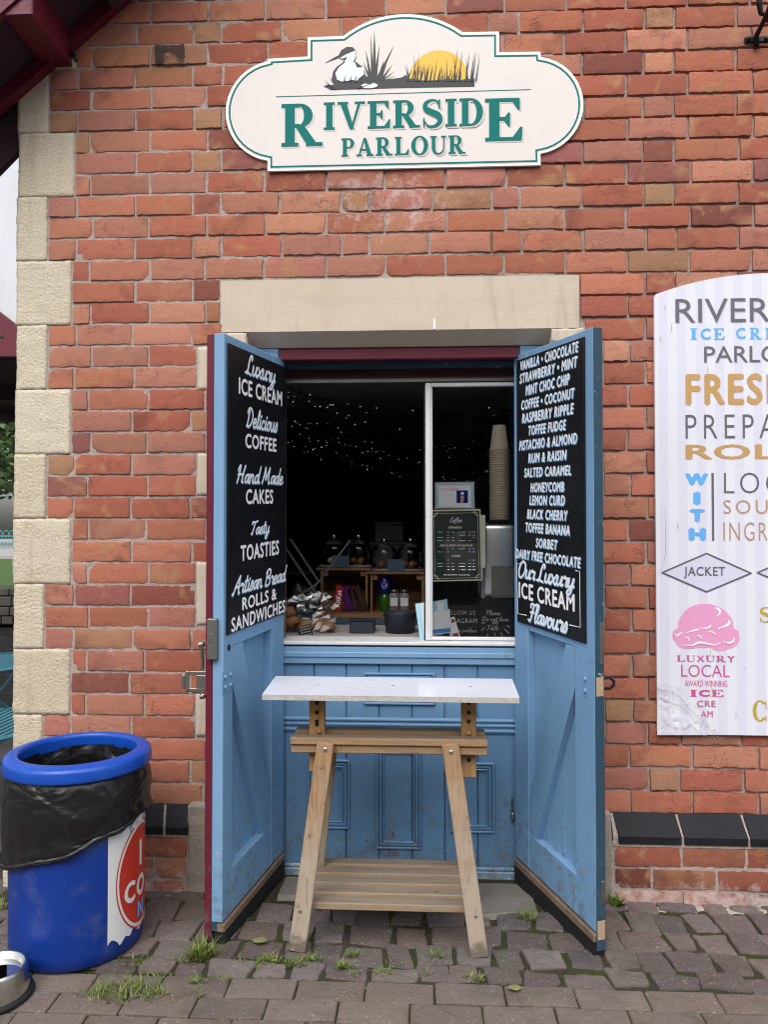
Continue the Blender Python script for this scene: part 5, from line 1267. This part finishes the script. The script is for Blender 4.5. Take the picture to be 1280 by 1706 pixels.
Let().poly([gp(*p, YL-.004) for p in ((721,1049),(751,1046),(751,1053),(721,1056))]).build('blue_band', 'paper_blue', t_, wl(YL-.004), .0008)
# chalkboards
YC = YW+.05
t_ = sheet('chalkboard', 'board_black', [(738,1008),(797,1008),(799,1064),(738,1064)], YC, 'black chalkboard asking people to follow online, behind the leaflets', 'chalkboard', .006, 'chalkboards behind the glass')
gfit(t_, sans('FOLLOW US', -.012, 1.1), 740, 792, 1017, 1024, YC, 'chalk'); gfit(t_, sans('INSTAGRAM', -.012, 1.05), 740, 795, 1030, 1038, YC, 'chalk'); gfit(t_, script('e_parlour'.replace('_', ' '), .07, .2), 765, 795, 1046, 1056, YC, 'chalk')
t_ = sheet('chalkboard', 'board_black', [(800,1002),(806,998),(852,998),(857,1002),(859,1064),(799,1064)], YC-.012, 'black chalkboard saying please do not lean on table', 'chalkboard', .006, 'chalkboards behind the glass')
for txt, a in (('Please',(810,835,1016,1025)), ('Do not lean',(803,849,1027,1035)), ('on',(821,831,1035,1040)), ('Table',(812,831,1041,1050))): gfit(t_, script(txt, .085, .2), *a, YC-.012, 'chalk')
Lq = Let()
for p, q in (((813,1056),(811,1063)), ((825,1055),(826,1063)), ((835,1054),(838,1061)), ((841,1048),(848,1055)), ((845,1042),(850,1045)), ((803,1038),(809,1037)), ((803,1050),(808,1046))): Lq.stroke([gp(*p, YC-.012), gp(*q, YC-.012)], .003, False)
Lq.build('chalk_ray', 'chalk', t_, wl(YC-.012), .0008)

# ================================================================== inside the parlour
ct = thing('serving_counter', (-.1, .45, .0), 'white topped serving counter just inside the window', 'counter')
zc_ = at(600, 1059, .34).z
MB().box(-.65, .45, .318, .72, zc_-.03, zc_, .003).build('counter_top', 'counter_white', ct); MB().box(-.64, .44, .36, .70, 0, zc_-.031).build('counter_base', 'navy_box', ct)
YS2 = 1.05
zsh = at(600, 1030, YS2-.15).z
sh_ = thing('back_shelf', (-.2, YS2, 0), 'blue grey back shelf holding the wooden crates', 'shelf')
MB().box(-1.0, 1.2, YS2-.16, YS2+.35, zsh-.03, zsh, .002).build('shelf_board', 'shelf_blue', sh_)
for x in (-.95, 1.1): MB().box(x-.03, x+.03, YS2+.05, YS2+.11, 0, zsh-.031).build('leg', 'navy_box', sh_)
b = MB(); b.box(-.55, -.06, YS2-.15, YS2-.02, zsh+.001, zsh+.02, .002); b.build('bread_board', 'crate_wood', tag(thing('cutting_board', (-.3, YS2-.1, zsh), 'wooden board lying on the shelf in front of the crates', 'board')))
def crate(pa_, pb_, pt, pbm, label):
    Y = YS2; x0, x1 = gp(pa_, 980, Y)[0], gp(pb_, 980, Y)[0]; z1 = gp(570, pt, Y)[1]; z0 = zsh+.002
    c_ = thing('wooden_crate', ((x0+x1)/2, Y+.1, z0), label, 'crate', 'wooden crates on the back shelf')
    h = (z1-z0); b = MB()
    for i in range(4): b.box(x0+.014, x1-.014, Y+.20, Y+.21, z0+h*i/4+.003, z0+h*(i+1)/4-.003, .001)
    b.build('back_board', 'crate_wood', c_)
    MB().box(x0-.02, x1+.012, Y-.01, Y+.21, z1-.014, z1, .002).build('top_board', 'crate_wood', c_); MB().box(x0, x1, Y, Y+.21, z0, z0+.012, .002).build('bottom_board', 'crate_wood', c_)
    for x in (x0, x1-.013): MB().box(x, x+.013, Y, Y+.20, z0+.0125, z1-.0145, .001).build('side_board', 'crate_wood', c_)
    for x in (x0+.0135, x1-.0135-.026): MB().box(x, x+.026, Y+.004, Y+.03, z1-.045, z1-.0145, .001).build('corner_block', 'crate_wood', c_)
    return z1
zk1 = crate(534, 613, 946, 1012, 'open wooden crate with chocolate bars in front of it, by the pastries')
zk2 = crate(617, 707, 952, 1012, 'open wooden crate with cans and jars inside it, by the window mullion')
def dome(px, zbase, r, label):
    x = gp(px, 930, YS2+.08)[0]; c0 = (x, YS2+.09, zbase)
    d_ = thing('cake_dome', c0, label, 'cake dome', 'glass cake domes on the crates')
    b = MB(); b.lathe([(r, .012), (r, .09), (r*.93, .115), (r*.7, .135), (r*.3, .146), (.008, .148)], c0, 32); b.build('glass_cover', 'glass', d_, True)
    MB().ball((c0[0], c0[1], c0[2]+.165), .016, n=8).build('knob', 'steel', d_, True)
    MB().lathe([(.005, .0), (r*1.1, .0), (r*1.12, .008), (r*1.05, .012), (.005, .012)], c0, 32).build('plate', 'jar_grey', d_, True)
    return c0
for i, (px, zb_, lb, cl) in enumerate(((556, zk1, 'glass cake dome over pale cakes at the left end of the crates', 'cake_cream'), (597, zk1, 'glass cake dome over brown cakes, second from the left', 'pastry'), (640, zk2, 'glass cake dome in front of the white boxes', 'pastry'), (684, zk2, 'glass cake dome nearest to the window mullion', 'pastry'))):
    c0 = dome(px, zb_+.001, .072, lb)
    for k in range(3):
        a = k*2.1+i; tag(MB().ball((c0[0]+.03*math.cos(a), c0[1]+.03*math.sin(a), c0[2]+.034), .022, (1, 1, .8), 7, .3, i+k).build('cake', cl, smooth=True), 'small %s cake under the %s glass dome' % ('cream coloured' if cl == 'cake_cream' else 'brown', ('leftmost', 'second', 'third', 'rightmost')[i]), 'cake', 'cakes under the domes')
for i, (px, py, z) in enumerate(((568, 935, zk1), (660, 938, zk2))):
    q = gp(px, py, YS2-.0); o_ = MB().box(q[0]-.045, q[0]+.045, YS2-.0, YS2+.006, z+.001, z+.065, .001); o2 = o_.build('price_label', 'shelf_blue'); tag(o2, 'dark price label in front of the %s pair of cake domes' % ('left', 'right')[i], 'label', 'price labels')
# stacked white boxes behind
for i, (a, b_, c_, d, lb) in enumerate(((625, 672, 870, 902, 'pale storage box, upper of two behind the cake domes'), (618, 680, 903, 950, 'pale storage box, lower of two behind the cake domes'))):
    Y = YS2+.42; p, q = gp(a, d, Y), gp(b_, c_, Y); t_ = thing('storage_box', ((p[0]+q[0])/2, Y+.1, p[1]), lb, 'box', 'storage boxes')
    MB().box(p[0], q[0], Y, Y+.2, p[1], q[1]-.014, .004).build('tub', 'box_grey', t_); MB().box(p[0]-.006, q[0]+.006, Y-.005, Y+.205, q[1]-.0135, q[1], .003).build('lid', 'box_grey', t_)
t_ = thing('storage_rack', (gp(650, 950, YS2+.5)[0], YS2+.5, 0), 'dark rack standing behind the cake domes', 'rack')
MB().box(-.8, .4, YS2+.37, YS2+.75, at(640, 951, YS2+.4).z-.02, at(640, 951, YS2+.4).z-.001, .003).build('shelf_board', 'navy_box', t_)
for x in (-.78, .36): MB().box(x, x+.03, YS2+.5, YS2+.53, 0, at(640, 951, YS2+.4).z-.021).build('leg', 'navy_box', t_)
# wooden picture frame leaning far left and folding rack bars
t_ = thing('folding_rack', (gp(500, 950, .95)[0], .95, 0), 'grey folding stand with crossed bars at the left of the crates', 'rack')
for (a, b_), (c_, d) in (((474, 910), (527, 988)), ((484, 898), (532, 970)), ((584, 900), (500, 1010)), ((474, 1010), (534, 968))):
    p, q = at(a, b_, .92), at(c_, d, .94); MB().bar(p, q, .018, .01, (0, 1, 0), .001).build('bar', 'box_grey', t_)
# cans, jars, bars
def lath(name, mat, px, z, Y, r, h, label, cat, group, top=None):
    x = gp(px, 990, Y)[0]; t_ = thing(name, (x, Y, z), label, cat, group)
    MB().lathe([(.003, 0), (r*.85, 0), (r, .006), (r, h-.012), (r*.8, h-.002), (r*.78, h), (.003, h-.003)], (x, Y, z), 24).build('body', mat, t_, True)
    if top: MB().lathe([(.003, h), (r*.85, h), (r*.85, h+.016), (.003, h+.016)], (x, Y, z), 20).build('lid', top, t_, True)
    return t_, x
zi = zsh+.015; Yc = YS2+.05
t_, x = lath('drink_can', 'can_green', 641, zi, Yc, .030, .092, 'green drink can, the lower of two in the right crate', 'can', 'drink cans', None)
t_, x = lath('drink_can', 'can_blue', 641, zi+.093, Yc, .030, .085, 'blue drink can with a red white and blue roundel stacked on the green can', 'can', 'drink cans', None)
mpc = lambda px_, z, o: (x+(.030+o)*math.sin(px_/.030), Yc-(.030+o)*math.cos(px_/.030), z)
k = zi+.093+.048
Let().ring(0, k, (.016, .017), (.0001, .0001), 0, 359.9, 20).build('emblem', 'label_white', t_, mpc, .0008); Let().ring(0, k, (.014, .015), (.0001, .0001), 15, 165, 12).build('emblem', 'can_red', t_, mpc, .0016); Let().ring(0, k, (.014, .015), (.0001, .0001), 195, 345, 12).build('emblem', 'paper_blue', t_, mpc, .0016)
for px, lb in ((657, 'grey jar beside the stacked cans'), (674, 'grey jar between another jar and the mullion')):
    t_, xx = lath('jar', 'jar_grey', px, zi, Yc, .028, .10, lb, 'jar', 'jars in the right crate', 'dull_steel')
    MB().box(xx-.02, xx+.02, Yc-.0295, Yc-.0275, zi+.03, zi+.075).build('paper_label', 'label_white', t_)
for i, (px, py, rot, mt, lb) in enumerate(((564, 992, .12, 'wrapper_red', 'red wrapped chocolate bar standing by the left crate'), (580, 992, -.15, 'wrapper_purple', 'purple wrapped chocolate bar next to the red one'), (590, 990, -.3, 'wrapper_brown', 'dark brown chocolate bar leaning towards the red one'), (600, 992, -.38, 'wrapper_brown', 'dark chocolate bar with a bright glint beside the left crate edge'))):
    Y = YS2-.03; q = at(px, py, Y); b = MB(); h, wd = .06, .022
    b.box(-wd, wd, -.006, .006, -h, h, .004); b.box(-wd, wd, -.001, .001, -h-.008, h+.008)
    b.v = [Vector((q.x+p.x*math.cos(rot)+p.z*math.sin(rot), Y+p.y, zsh+.09-p.x*math.sin(rot)+p.z*math.cos(rot))) for p in b.v]; t_ = b.build('chocolate_bar', mt); tag(t_, lb, 'chocolate bar', 'chocolate bars')
    if i == 0:
        Lq = sans('KitKat', .03).fit(-.045, .045, -.013, .013); Lq.build('lettering', 'letter_white', t_, lambda a, c_, o: (q.x-c_*math.cos(rot)+a*math.sin(rot), Y-.006-o, zsh+.09+c_*math.sin(rot)+a*math.cos(rot)), .0008)
# cash box, bucket
p, q = gp(582, 1065, .40), gp(612, 1038, .40); t_ = thing('cash_box', ((p[0]+q[0])/2, .45, zc_), 'dark cash box on the white counter beside the bucket', 'box')
MB().box(p[0], q[0]+.03, .40, .52, zc_+.001, zc_+.055, .004).build('body', 'navy_box', t_); MB().box(p[0]-.003, q[0]+.033, .397, .523, zc_+.056, q[1]+.01, .004).build('lid', 'navy_box', t_)
t_ = thing('bucket', (gp(667, 1040, .46)[0], .46, zc_), 'dark bucket standing on the counter in the open window', 'bucket'); r = (gp(693, 1030, .46)[0]-gp(639, 1030, .46)[0])/2; zt_ = gp(660, 1019, .46)[1]
MB().lathe([(.004, 0), (r*.9, 0), (r, zt_-zc_-.006), (r*1.04, zt_-zc_), (r*.96, zt_-zc_), (r*.86, .01), (.004, .01)], t_.location, 40).build('body', 'navy_box', t_, True)
MB().tube([Vector(t_.location)+Vector((r*math.cos(a)*1.02, r*.5*math.sin(a)-.02, zt_-zc_-.01-.03*abs(math.sin(a)))) for a in [math.pi+math.pi*i/10 for i in range(11)]], .003, 6).build('handle', 'iron_black', t_)
# pastries in a clear bag, black label
Y = .42; t_ = thing('cellophane_bag', (gp(515, 1040, Y)[0], Y, zc_), 'crumpled clear cellophane bag of pastries at the left of the counter', 'bag')
q = at(518, 1028, Y); b = MB(); b.ball((q.x, Y, zc_+.09), .125, (1.0, .62, .82), 22, 0)
b.v = [p + Vector((1, .6, .8))*0 + (p-Vector((q.x, Y, zc_+.09)))*(.55*nz(p.x*19, p.y*19, p.z*19)+.25*nz(p.x*45, p.y*45, p.z*45)) for p in b.v]
b.v = [Vector((p.x, p.y, max(p.z, zc_+.002))) for p in b.v]; b.build('wrapper', 'cellophane', t_)
for i, (px, py) in enumerate(((484, 1035), (478, 1048), (492, 1050), (478, 1020), (508, 1046), (528, 1052), (545, 1050))):
    k = at(px, py, Y+.03*(i % 3)); tag(MB().ball((k.x, k.y, max(k.z, zc_+.03)), .036, (1.2, 1, .7), 9, .5, i).build('pastry', 'pastry', smooth=True), 'golden brown pastry heaped at the left corner of the counter', 'pastry', 'pastries by the window')
pts = [(495, 1046), (517, 1039), (522, 1060), (500, 1065)]; t_ = sheet('price_label', 'board_black', pts, .345, 'small black handwritten label propped against the pastries', 'label', .003)
Lq = Let()
for i in range(4):
    a, c_ = gp(499+i, 1047+i*4.2, .345), gp(516+i, 1042+i*4.6, .345); n = 9
    Lq.stroke([(a[0]+(c_[0]-a[0])*j/n, a[1]+(c_[1]-a[1])*j/n+(.003 if j % 2 else -.002)) for j in range(n+1)], .0014)
Lq.build('lettering', 'chalk', t_, wl(.345), .0008)
# coffee urn and cup stack
YU = .285; ux0, ux1 = gp(801, 930, YU)[0], gp(866, 930, YU)[0]; uz0, uz1 = gp(830, 1003, YU)[1], gp(830, 868, YU)[1]
t_ = thing('coffee_machine', ((ux0+ux1)/2, YU+.1, zc_), 'tall brushed steel coffee machine behind the window glass', 'coffee machine')
MB().box(ux0, ux1, YU, YU+.2, uz0, uz1-.004, .03, 4).build('body', 'urn_steel', t_, True)
b = MB(); b.box(ux0+.03, ux1-.002, YU-.001, YU+.19, uz1-.0035, uz1+.006, .003)
for i in range(9): x = ux0+.035+i*.013; b.box(x, x+.006, YU-.003, YU, uz1-.006, uz1+.003)
b.build('grille', 'soot_black', t_)
MB().box(ux0+.02, ux0+.10, YU+.002, YU+.06, uz0-.03, uz0-.001, .012, 3).build('spout', 'urn_steel', t_, True); MB().box(ux0, ux1, YU+.06, YU+.2, zc_+.001, uz0-.001, .004).build('stand', 'soot_black', t_)
MB().box(gp(819, 950, YU-.002)[0], gp(860, 950, YU-.002)[0], YU-.004, YU-.0005, gp(830, 996, YU)[1], gp(830, 943, YU)[1], .001).build('front_panel', 'dull_steel', t_)
xc = gp(832.5, 800, YU+.09)[0]; z0 = uz1+.007; zt_ = gp(832, 709, YU+.09)[1]; rr_ = (gp(849.5, 800, YU+.09)[0]-gp(815.5, 800, YU+.09)[0])/2; rt2 = rr_*.62; h = gp(832, 709, YU+.09)[1]-gp(832, 751, YU+.09)[1]
n = 30; pit = (zt_-h-z0)/(n-1)
prof = [(rr_*.96, 0), (rr_*1.0, .0), (rr_*1.01, .003), (rr_*.975, .0055), (rr_*.925, .0062), (rt2, h), (rt2*.9, h+.0005), (rt2*.88, h-.006), (.002, h-.006)]
cp = MB().lathe(prof, (0, 0, 0), 32).build('paper_cup', 'cup_card', smooth=True); cp.location = (xc, YU+.09, z0)
tag(cp, 'upturned card cup in the tall stack on the coffee machine', 'cup', 'card cups in the stack')
for i in range(1, n):
    c_ = cp.copy(); C.objects.link(c_); c_.location = (xc+.0015*nz(i*.3, 0, 0), YU+.09, z0+pit*i)
    if i == n-1: c_['label'] = 'uppermost upturned card cup, its whole side showing above the stack'
# fairy lights
bulb = MB().ball((0, 0, 0), .0022, n=5).build('bulb', 'bulb_glow', smooth=True); first = True
strs = [[(470,640),(560,668),(640,684),(720,688),(858,682)], [(480,655),(565,690),(640,706),(720,705),(865,690)], [(470,700),(540,712),(620,735),(690,748),(790,740),(870,725)], [(520,710),(600,732),(680,752),(740,748),(870,735)],
        [(470,725),(530,745),(610,772),(700,795),(790,790),(870,780)], [(500,722),(570,742),(650,760),(740,764),(865,742)], [(480,742),(560,765),(640,785),(720,796),(800,800)], [(474,690),(520,716),(580,745),(640,752),(700,770)]]
rr = random.Random(8); lab = ['highest', 'second highest', 'third', 'fourth', 'lowest long', 'sixth', 'lowest short', 'steepest']
for i, st in enumerate(strs):
    pts = []; n = len(st)
    for j, (px, py) in enumerate(st): pts.append(at(px, py, min(2.6+.5*(i % 4)+.25*j, .76/((878-py)/1282)-3.1)))
    P3 = []
    for j in range(n-1):
        for k in range(14): u = k/14; P3.append(pts[j].lerp(pts[j+1], u) - Vector((0, 0, .02*math.sin(math.pi*u))))
    P3.append(pts[-1]); t_ = thing('fairy_lights', pts[0], 'string of tiny warm lights under the dark ceiling, the %s strand' % lab[i], 'fairy lights', 'fairy light strings')
    b = MB(); b.tube(P3, .004, 5)
    for j, p in enumerate(P3):
        if j % 2 == 0: b.tube([p, p+Vector((rr.uniform(-.015, .015), 0, rr.choice((1, -1))*rr.uniform(.02, .04)))], .0035, 4)
    b.build('cable', 'wire', t_)
    for j, p in enumerate(P3):
        if rr.random() < (.40 if j < 26 else .2):
            if first: o_ = bulb; first = False
            else: o_ = bulb.copy(); C.objects.link(o_)
            o_.parent = t_; o_.location = p-worldloc(t_)+Vector((rr.uniform(-.03, .03), 0, rr.uniform(-.03, .035))); s_ = rr.uniform(.7, 1.45); o_.scale = (s_, s_, s_)
t_ = thing('bunting', at(600, 700, 3.6), 'dark pennant bunting hung below the fairy lights', 'bunting')
pp_ = [at(590+i*9, 700+i*2.6-.05*(i-8)**2*.3, 1.9) for i in range(13)]
MB().tube(pp_, .003, 4).build('cord', 'wire', t_)
for p in pp_[::1]: MB().prism([(p.x-.014, p.z), (p.x+.014, p.z), (p.x, p.z-.032)], p.y, p.y+.002).build('pennant', 'bunting', t_)

# ================================================================== weeds and fallen leaves
def tuft(px, py, n, h, sp, label, mat='weed_green', group='weeds in the cobble joints'):
    q = atz(px, py, 0.0); b = MB(); rr = random.Random(int(px*7+py))
    for i in range(int(n*1.7)):
        a = rr.uniform(0, 6.28); r = sp*math.sqrt(rr.random()); x, y = q.x+r*math.cos(a)*1.6, q.y+r*math.sin(a)*.7
        hh = h*rr.uniform(.2, .85); ln = rr.uniform(.3, 1.5)*hh; da_ = rr.uniform(0, 6.28); wv = rr.uniform(.0012, .0032)
        s = Vector((-math.sin(da_), math.cos(da_), 0))*wv; d = Vector((math.cos(da_), math.sin(da_), 0))
        p0 = Vector((x, y, -.014)); p1 = p0+d*ln*.35+Vector((0, 0, hh*.62)); p2 = p0+d*ln+Vector((0, 0, hh))
        b.cur = 1 if rr.random() < .3 else 0
        b.add([p0-s, p0+s, p1+s*.9, p1-s*.9, p2], [(0,1,2,3),(3,2,4)])
    o_ = b.build('grass_tuft', ['weed_green', 'weed_yellow'] if mat == 'weed_green' else mat); return tag(o_, label, 'weed', group)
tuft(338, 1592, 110, .075, .03, 'bright green tuft at the foot of the left door edge')
tuft(213, 1655, 190, .055, .075, 'widest patch of grass in front of the blue bin')
tuft(160, 1662, 70, .035, .055, 'thin low grass just left of the widest patch')
tuft(255, 1668, 50, .03, .04, 'thin low grass just right of the widest patch')
tuft(218, 1602, 40, .035, .03, 'small grass tuft at the right foot of the blue bin')
tuft(8, 1512, 60, .05, .03, 'grass tuft behind the blue bin at the far left')
tuft(876, 1530, 40, .06, .022, 'long bladed tuft on the slab by the right door')
for px, py, n, h, sp in ((416,1606,60,.03,.03),(448,1598,50,.035,.025),(495,1606,70,.035,.025),(520,1598,50,.035,.02),(570,1612,60,.04,.014),(588,1590,45,.035,.014),(557,1553,35,.035,.014),(590,1622,25,.03,.014),(634,1620,40,.035,.015),(660,1603,35,.025,.02),(713,1622,35,.03,.012),(727,1593,55,.04,.016),(791,1629,55,.035,.018),(549,1512,20,.035,.014),(634,1514,40,.035,.03),(690,1514,30,.03,.03),(373,1630,40,.025,.022),(331,1636,40,.04,.018),(607,1640,40,.015,.03),(330,1655,30,.03,.02),(300,1598,24,.03,.02),(262,1622,20,.025,.03),(760,1560,14,.02,.02),(905,1600,16,.02,.02),(460,1640,20,.02,.03),(372,1700,30,.02,.02)):
    tuft(px, py, n, h, sp, 'small green grass tuft growing in a cobble joint near the trestle table')
q = at(1024, 1500, -.05); b = MB(); rr = random.Random(6)
for i in range(26):
    a = rr.uniform(0, 6.28); L_ = rr.uniform(.02, .05); p0 = Vector((q.x+rr.uniform(-.015, .02), -.075+rr.uniform(-.01, .01), .0)); d = Vector((math.cos(a), math.sin(a)*.5-.3, rr.uniform(.6, 1.8))).normalized(); s = d.cross(Vector((0, 1, .2))).normalized()
    b.add([p0, p0+d*L_*.5+s*.007, p0+d*L_*1.1, p0+d*L_*.5-s*.007], [(0,1,2,3)])
tag(b.build('leafy_weed', ['weed_green']), 'leafy green weed growing at the wall foot beside the right door', 'weed')
for px, py, r, lb in ((433, 1566, .022, 'round yellow green fallen leaf by the left trestle foot'), (858, 1645, .018, 'dry pale fallen leaf on the paving in front of the right trestle leg')):
    q = atz(px, py, .012); b = MB(); n = 14
    vs = [(q.x, q.y, .014)] + [(q.x+r*(1.1 if k % 7 else 1.35)*math.cos(2*math.pi*k/n), q.y+r*.8*math.sin(2*math.pi*k/n), .012+.004*nz(k*.6, px, 0)) for k in range(n)]
    b.add(vs, [(0, 1+k, 1+(k+1)%n) for k in range(n)]); tag(b.build('fallen_leaf', 'fallen_leaf'), lb, 'leaf')

# ================================================================== the yard beyond the corner
cn = thing('timber_canopy', at(5, 560, 3.2), 'white boarded canopy gable with maroon trim beyond the corner', 'canopy')
YK = 3.0
def kp(px, py): q = at(px, py, YK); return q.x, q.z
MB().prism([kp(-320, 560), kp(40, 560), kp(40, 60), kp(-20, 60)], YK, YK+.05).build('gable_board', 'white_board_paint', cn)
MB().prism([kp(-40, 488), kp(40, 550), kp(40, 585), kp(-40, 530)], YK-.05, YK-.002).build('brace', 'maroon_paint', cn)
MB().prism([kp(-320, 566), kp(40, 570), kp(40, 598), kp(-320, 596)], YK-.10, YK-.051).build('beam', 'maroon_paint', cn)
a = kp(-320, 600); c_ = kp(40, 600)
MB().box(a[0], c_[0], YK, YK+5.5, a[1]-.02, a[1]+.02).build('ceiling_boards', 'soffit', cn)
for y in (1.2, 2.6, 4.0): MB().box(a[0], c_[0], YK+y, YK+y+.1, a[1]-.14, a[1]-.021).build('joist', 'soffit', cn)
MB().box(a[0], a[0]+.14, YK, YK+.14, 0, a[1]-.02).build('post', 'maroon_paint', cn)
MB().add([(-14,2.5,-.05),(-1.7,2.5,-.05),(-1.7,9.2,-.05),(-14,9.2,-.05)], [(0,1,2,3)]).build('yard_paving', 'paver')['kind'] = 'structure'
yw = atz(5, 1040).y
sw = thing('stone_wall', (-5, yw, 0), 'low dark rubble stone wall beyond the yard tables', 'wall')
hw_ = at(5, 977, yw).z; b = MB(); rr = random.Random(9); z = 0
while z < hw_-.02:
    x = -12.; h = rr.uniform(.10, .16)
    while x < -2.5: wd = rr.uniform(.15, .4); b.box(x, x+wd-.015, yw-rr.uniform(0, .03), yw+.3, z, min(z+h-.012, hw_), .012); x += wd
    z += h
b.build('stonework', 'rubble', sw)
MB().box(-30, -2.6, yw+.31, yw+10, -.05, hw_-.02).build('grass_verge', 'grass')['kind'] = 'structure'
MB().box(-60, -2.6, yw+10.5, 50, -.05, hw_+.05).build('road', 'road')['kind'] = 'structure'
yr = 26.; rl = thing('railing', (-14, yr, .2), 'teal bow top railing across the road', 'railing')
b = MB(); zt_, zb_ = at(10, 893, yr).z, at(10, 938, yr).z
for k in range(90):
    x = -22+k*.13; b.tube([(x, yr, zb_), (x, yr, zt_+.0)], .014, 5)
    if k % 2 == 0: b.tube([(x+.13*math.cos(a*math.pi/8)+.13, yr, zt_+.22*math.sin(a*math.pi/8)) for a in range(9)], .014, 5)
b.build('bow_bars', 'rail_teal', rl)
for z in (zt_, zb_+.08): MB().box(-22, -10.3, yr-.02, yr+.02, z-.02, z+.02).build('rail', 'rail_teal', rl)
def tree(x, y, hgt, rad, nleaf, seed, label, z0=0, mat='leaf', ls=.16, group='trees around the yard'):
    rr = random.Random(seed); t_ = thing('tree', (x, y, z0), label, 'tree', group)
    b = MB(); tr = [Vector((x+.15*nz(i*.5, seed, 0), y, z0+hgt*.62*i/6)) for i in range(7)]; b.tube(tr, [.22*rad/2.5*(1-.1*i) for i in range(7)], 8)
    cl = []
    for k in range(16):
        a = rr.uniform(0, 6.28); el = rr.uniform(-.35, 1.3); rd = rad*rr.uniform(.35, .95)
        c_ = Vector((x+rd*math.cos(a)*math.cos(el), y+rd*math.sin(a)*math.cos(el), z0+hgt*.58+rd*math.sin(el)*1.05)); cl.append((c_, rad*rr.uniform(.28, .5)))
        s = tr[3+k % 4]; b.tube([s, s.lerp(c_, .5)+Vector((0, 0, -.1)), c_], [.07, .04, .015], 5)
    b.build('trunk', 'bark', t_)
    b = MB()
    for k in range(nleaf):
        c_, r = cl[rr.randrange(len(cl))]; v_ = Vector((rr.gauss(0, 1), rr.gauss(0, 1), rr.gauss(0, 1))).normalized()*r*rr.uniform(.4, 1.08); p = c_+v_
        d = Vector((rr.gauss(0, 1), rr.gauss(0, 1), rr.gauss(0, .6))).normalized(); e = d.cross(Vector((rr.gauss(0, 1), rr.gauss(0, 1), rr.gauss(0, 1)))).normalized(); s = ls*rr.uniform(.6, 1.3)
        b.add([p-d*s, p+e*s*.45, p+d*s, p-e*s*.45], [(0,1,2,3)])
    b.build('crown', mat, t_)
tree(-16.2, 30, 10, 4.2, 9000, 1, 'leafy green tree behind the teal railing', -.5, 'leaf', .2)
tree(-21, 31, 9, 3.8, 5000, 2, 'leafy green tree further left along the railing', -.5, 'leaf_dark', .22)
for i, (x, y, h, r) in enumerate(((-9, -19, 9, 3.8), (-3.5, -21, 10.5, 4.2), (2.2, -18, 9.5, 3.9), (7.5, -20, 11, 4.4), (13.5, -19, 9, 4), (0, -26, 12, 4.6), (-6, -27, 13, 5), (6, -27, 13, 5))):
    tree(x, y, h, r, 2600, 20+i, ('dark tree on the far side of the lane, reflected in the glass'), 0, 'leaf_dark', .42, 'trees reflected in the window')
for i in range(9):  # unseen low shrubs, added to cover the bright horizon mirrored in the pane
    tree(-12+i*3.1, -15.5+.6*(i % 2), 3.4, 2.1, 900, 60+i, 'dark shrub added out of view to darken the reflection in the glass', 0, 'leaf_dark', .34, 'added shrubs darkening the window reflection')
# garden tables and chair, teal perforated metal
def garden_table(px, py, Y, label):
    q = at(px, py, Y); t_ = thing('garden_table', (q.x, Y, 0), label, 'table', 'teal garden tables')
    r = .38; b = MB(); b.lathe([(r, -.014), (r+.008, -.006), (r, .004), (r-.02, .004)], (q.x, Y, q.z), 40)
    for k in range(-9, 10): x = k*.038; e = math.sqrt(max(0, (r-.015)**2-x*x)); b.box(q.x+x-.012, q.x+x+.012, Y-e, Y+e, q.z-.006, q.z, .001)
    b.build('top', 'chair_teal', t_)
    for k in range(4): a = k*1.571+.6; MB().tube([(q.x+.25*math.cos(a), Y+.25*math.sin(a), q.z-.01), (q.x+.06*math.cos(a), Y+.06*math.sin(a), q.z*.5), (q.x+.34*math.cos(a), Y+.34*math.sin(a), .0)], .014, 6).build('leg', 'chair_teal', t_)
garden_table(-26, 1103, 2.1, 'teal perforated metal table nearer the stone wall')
garden_table(-46, 1208, 1.0, 'teal perforated metal table close behind the quoins')
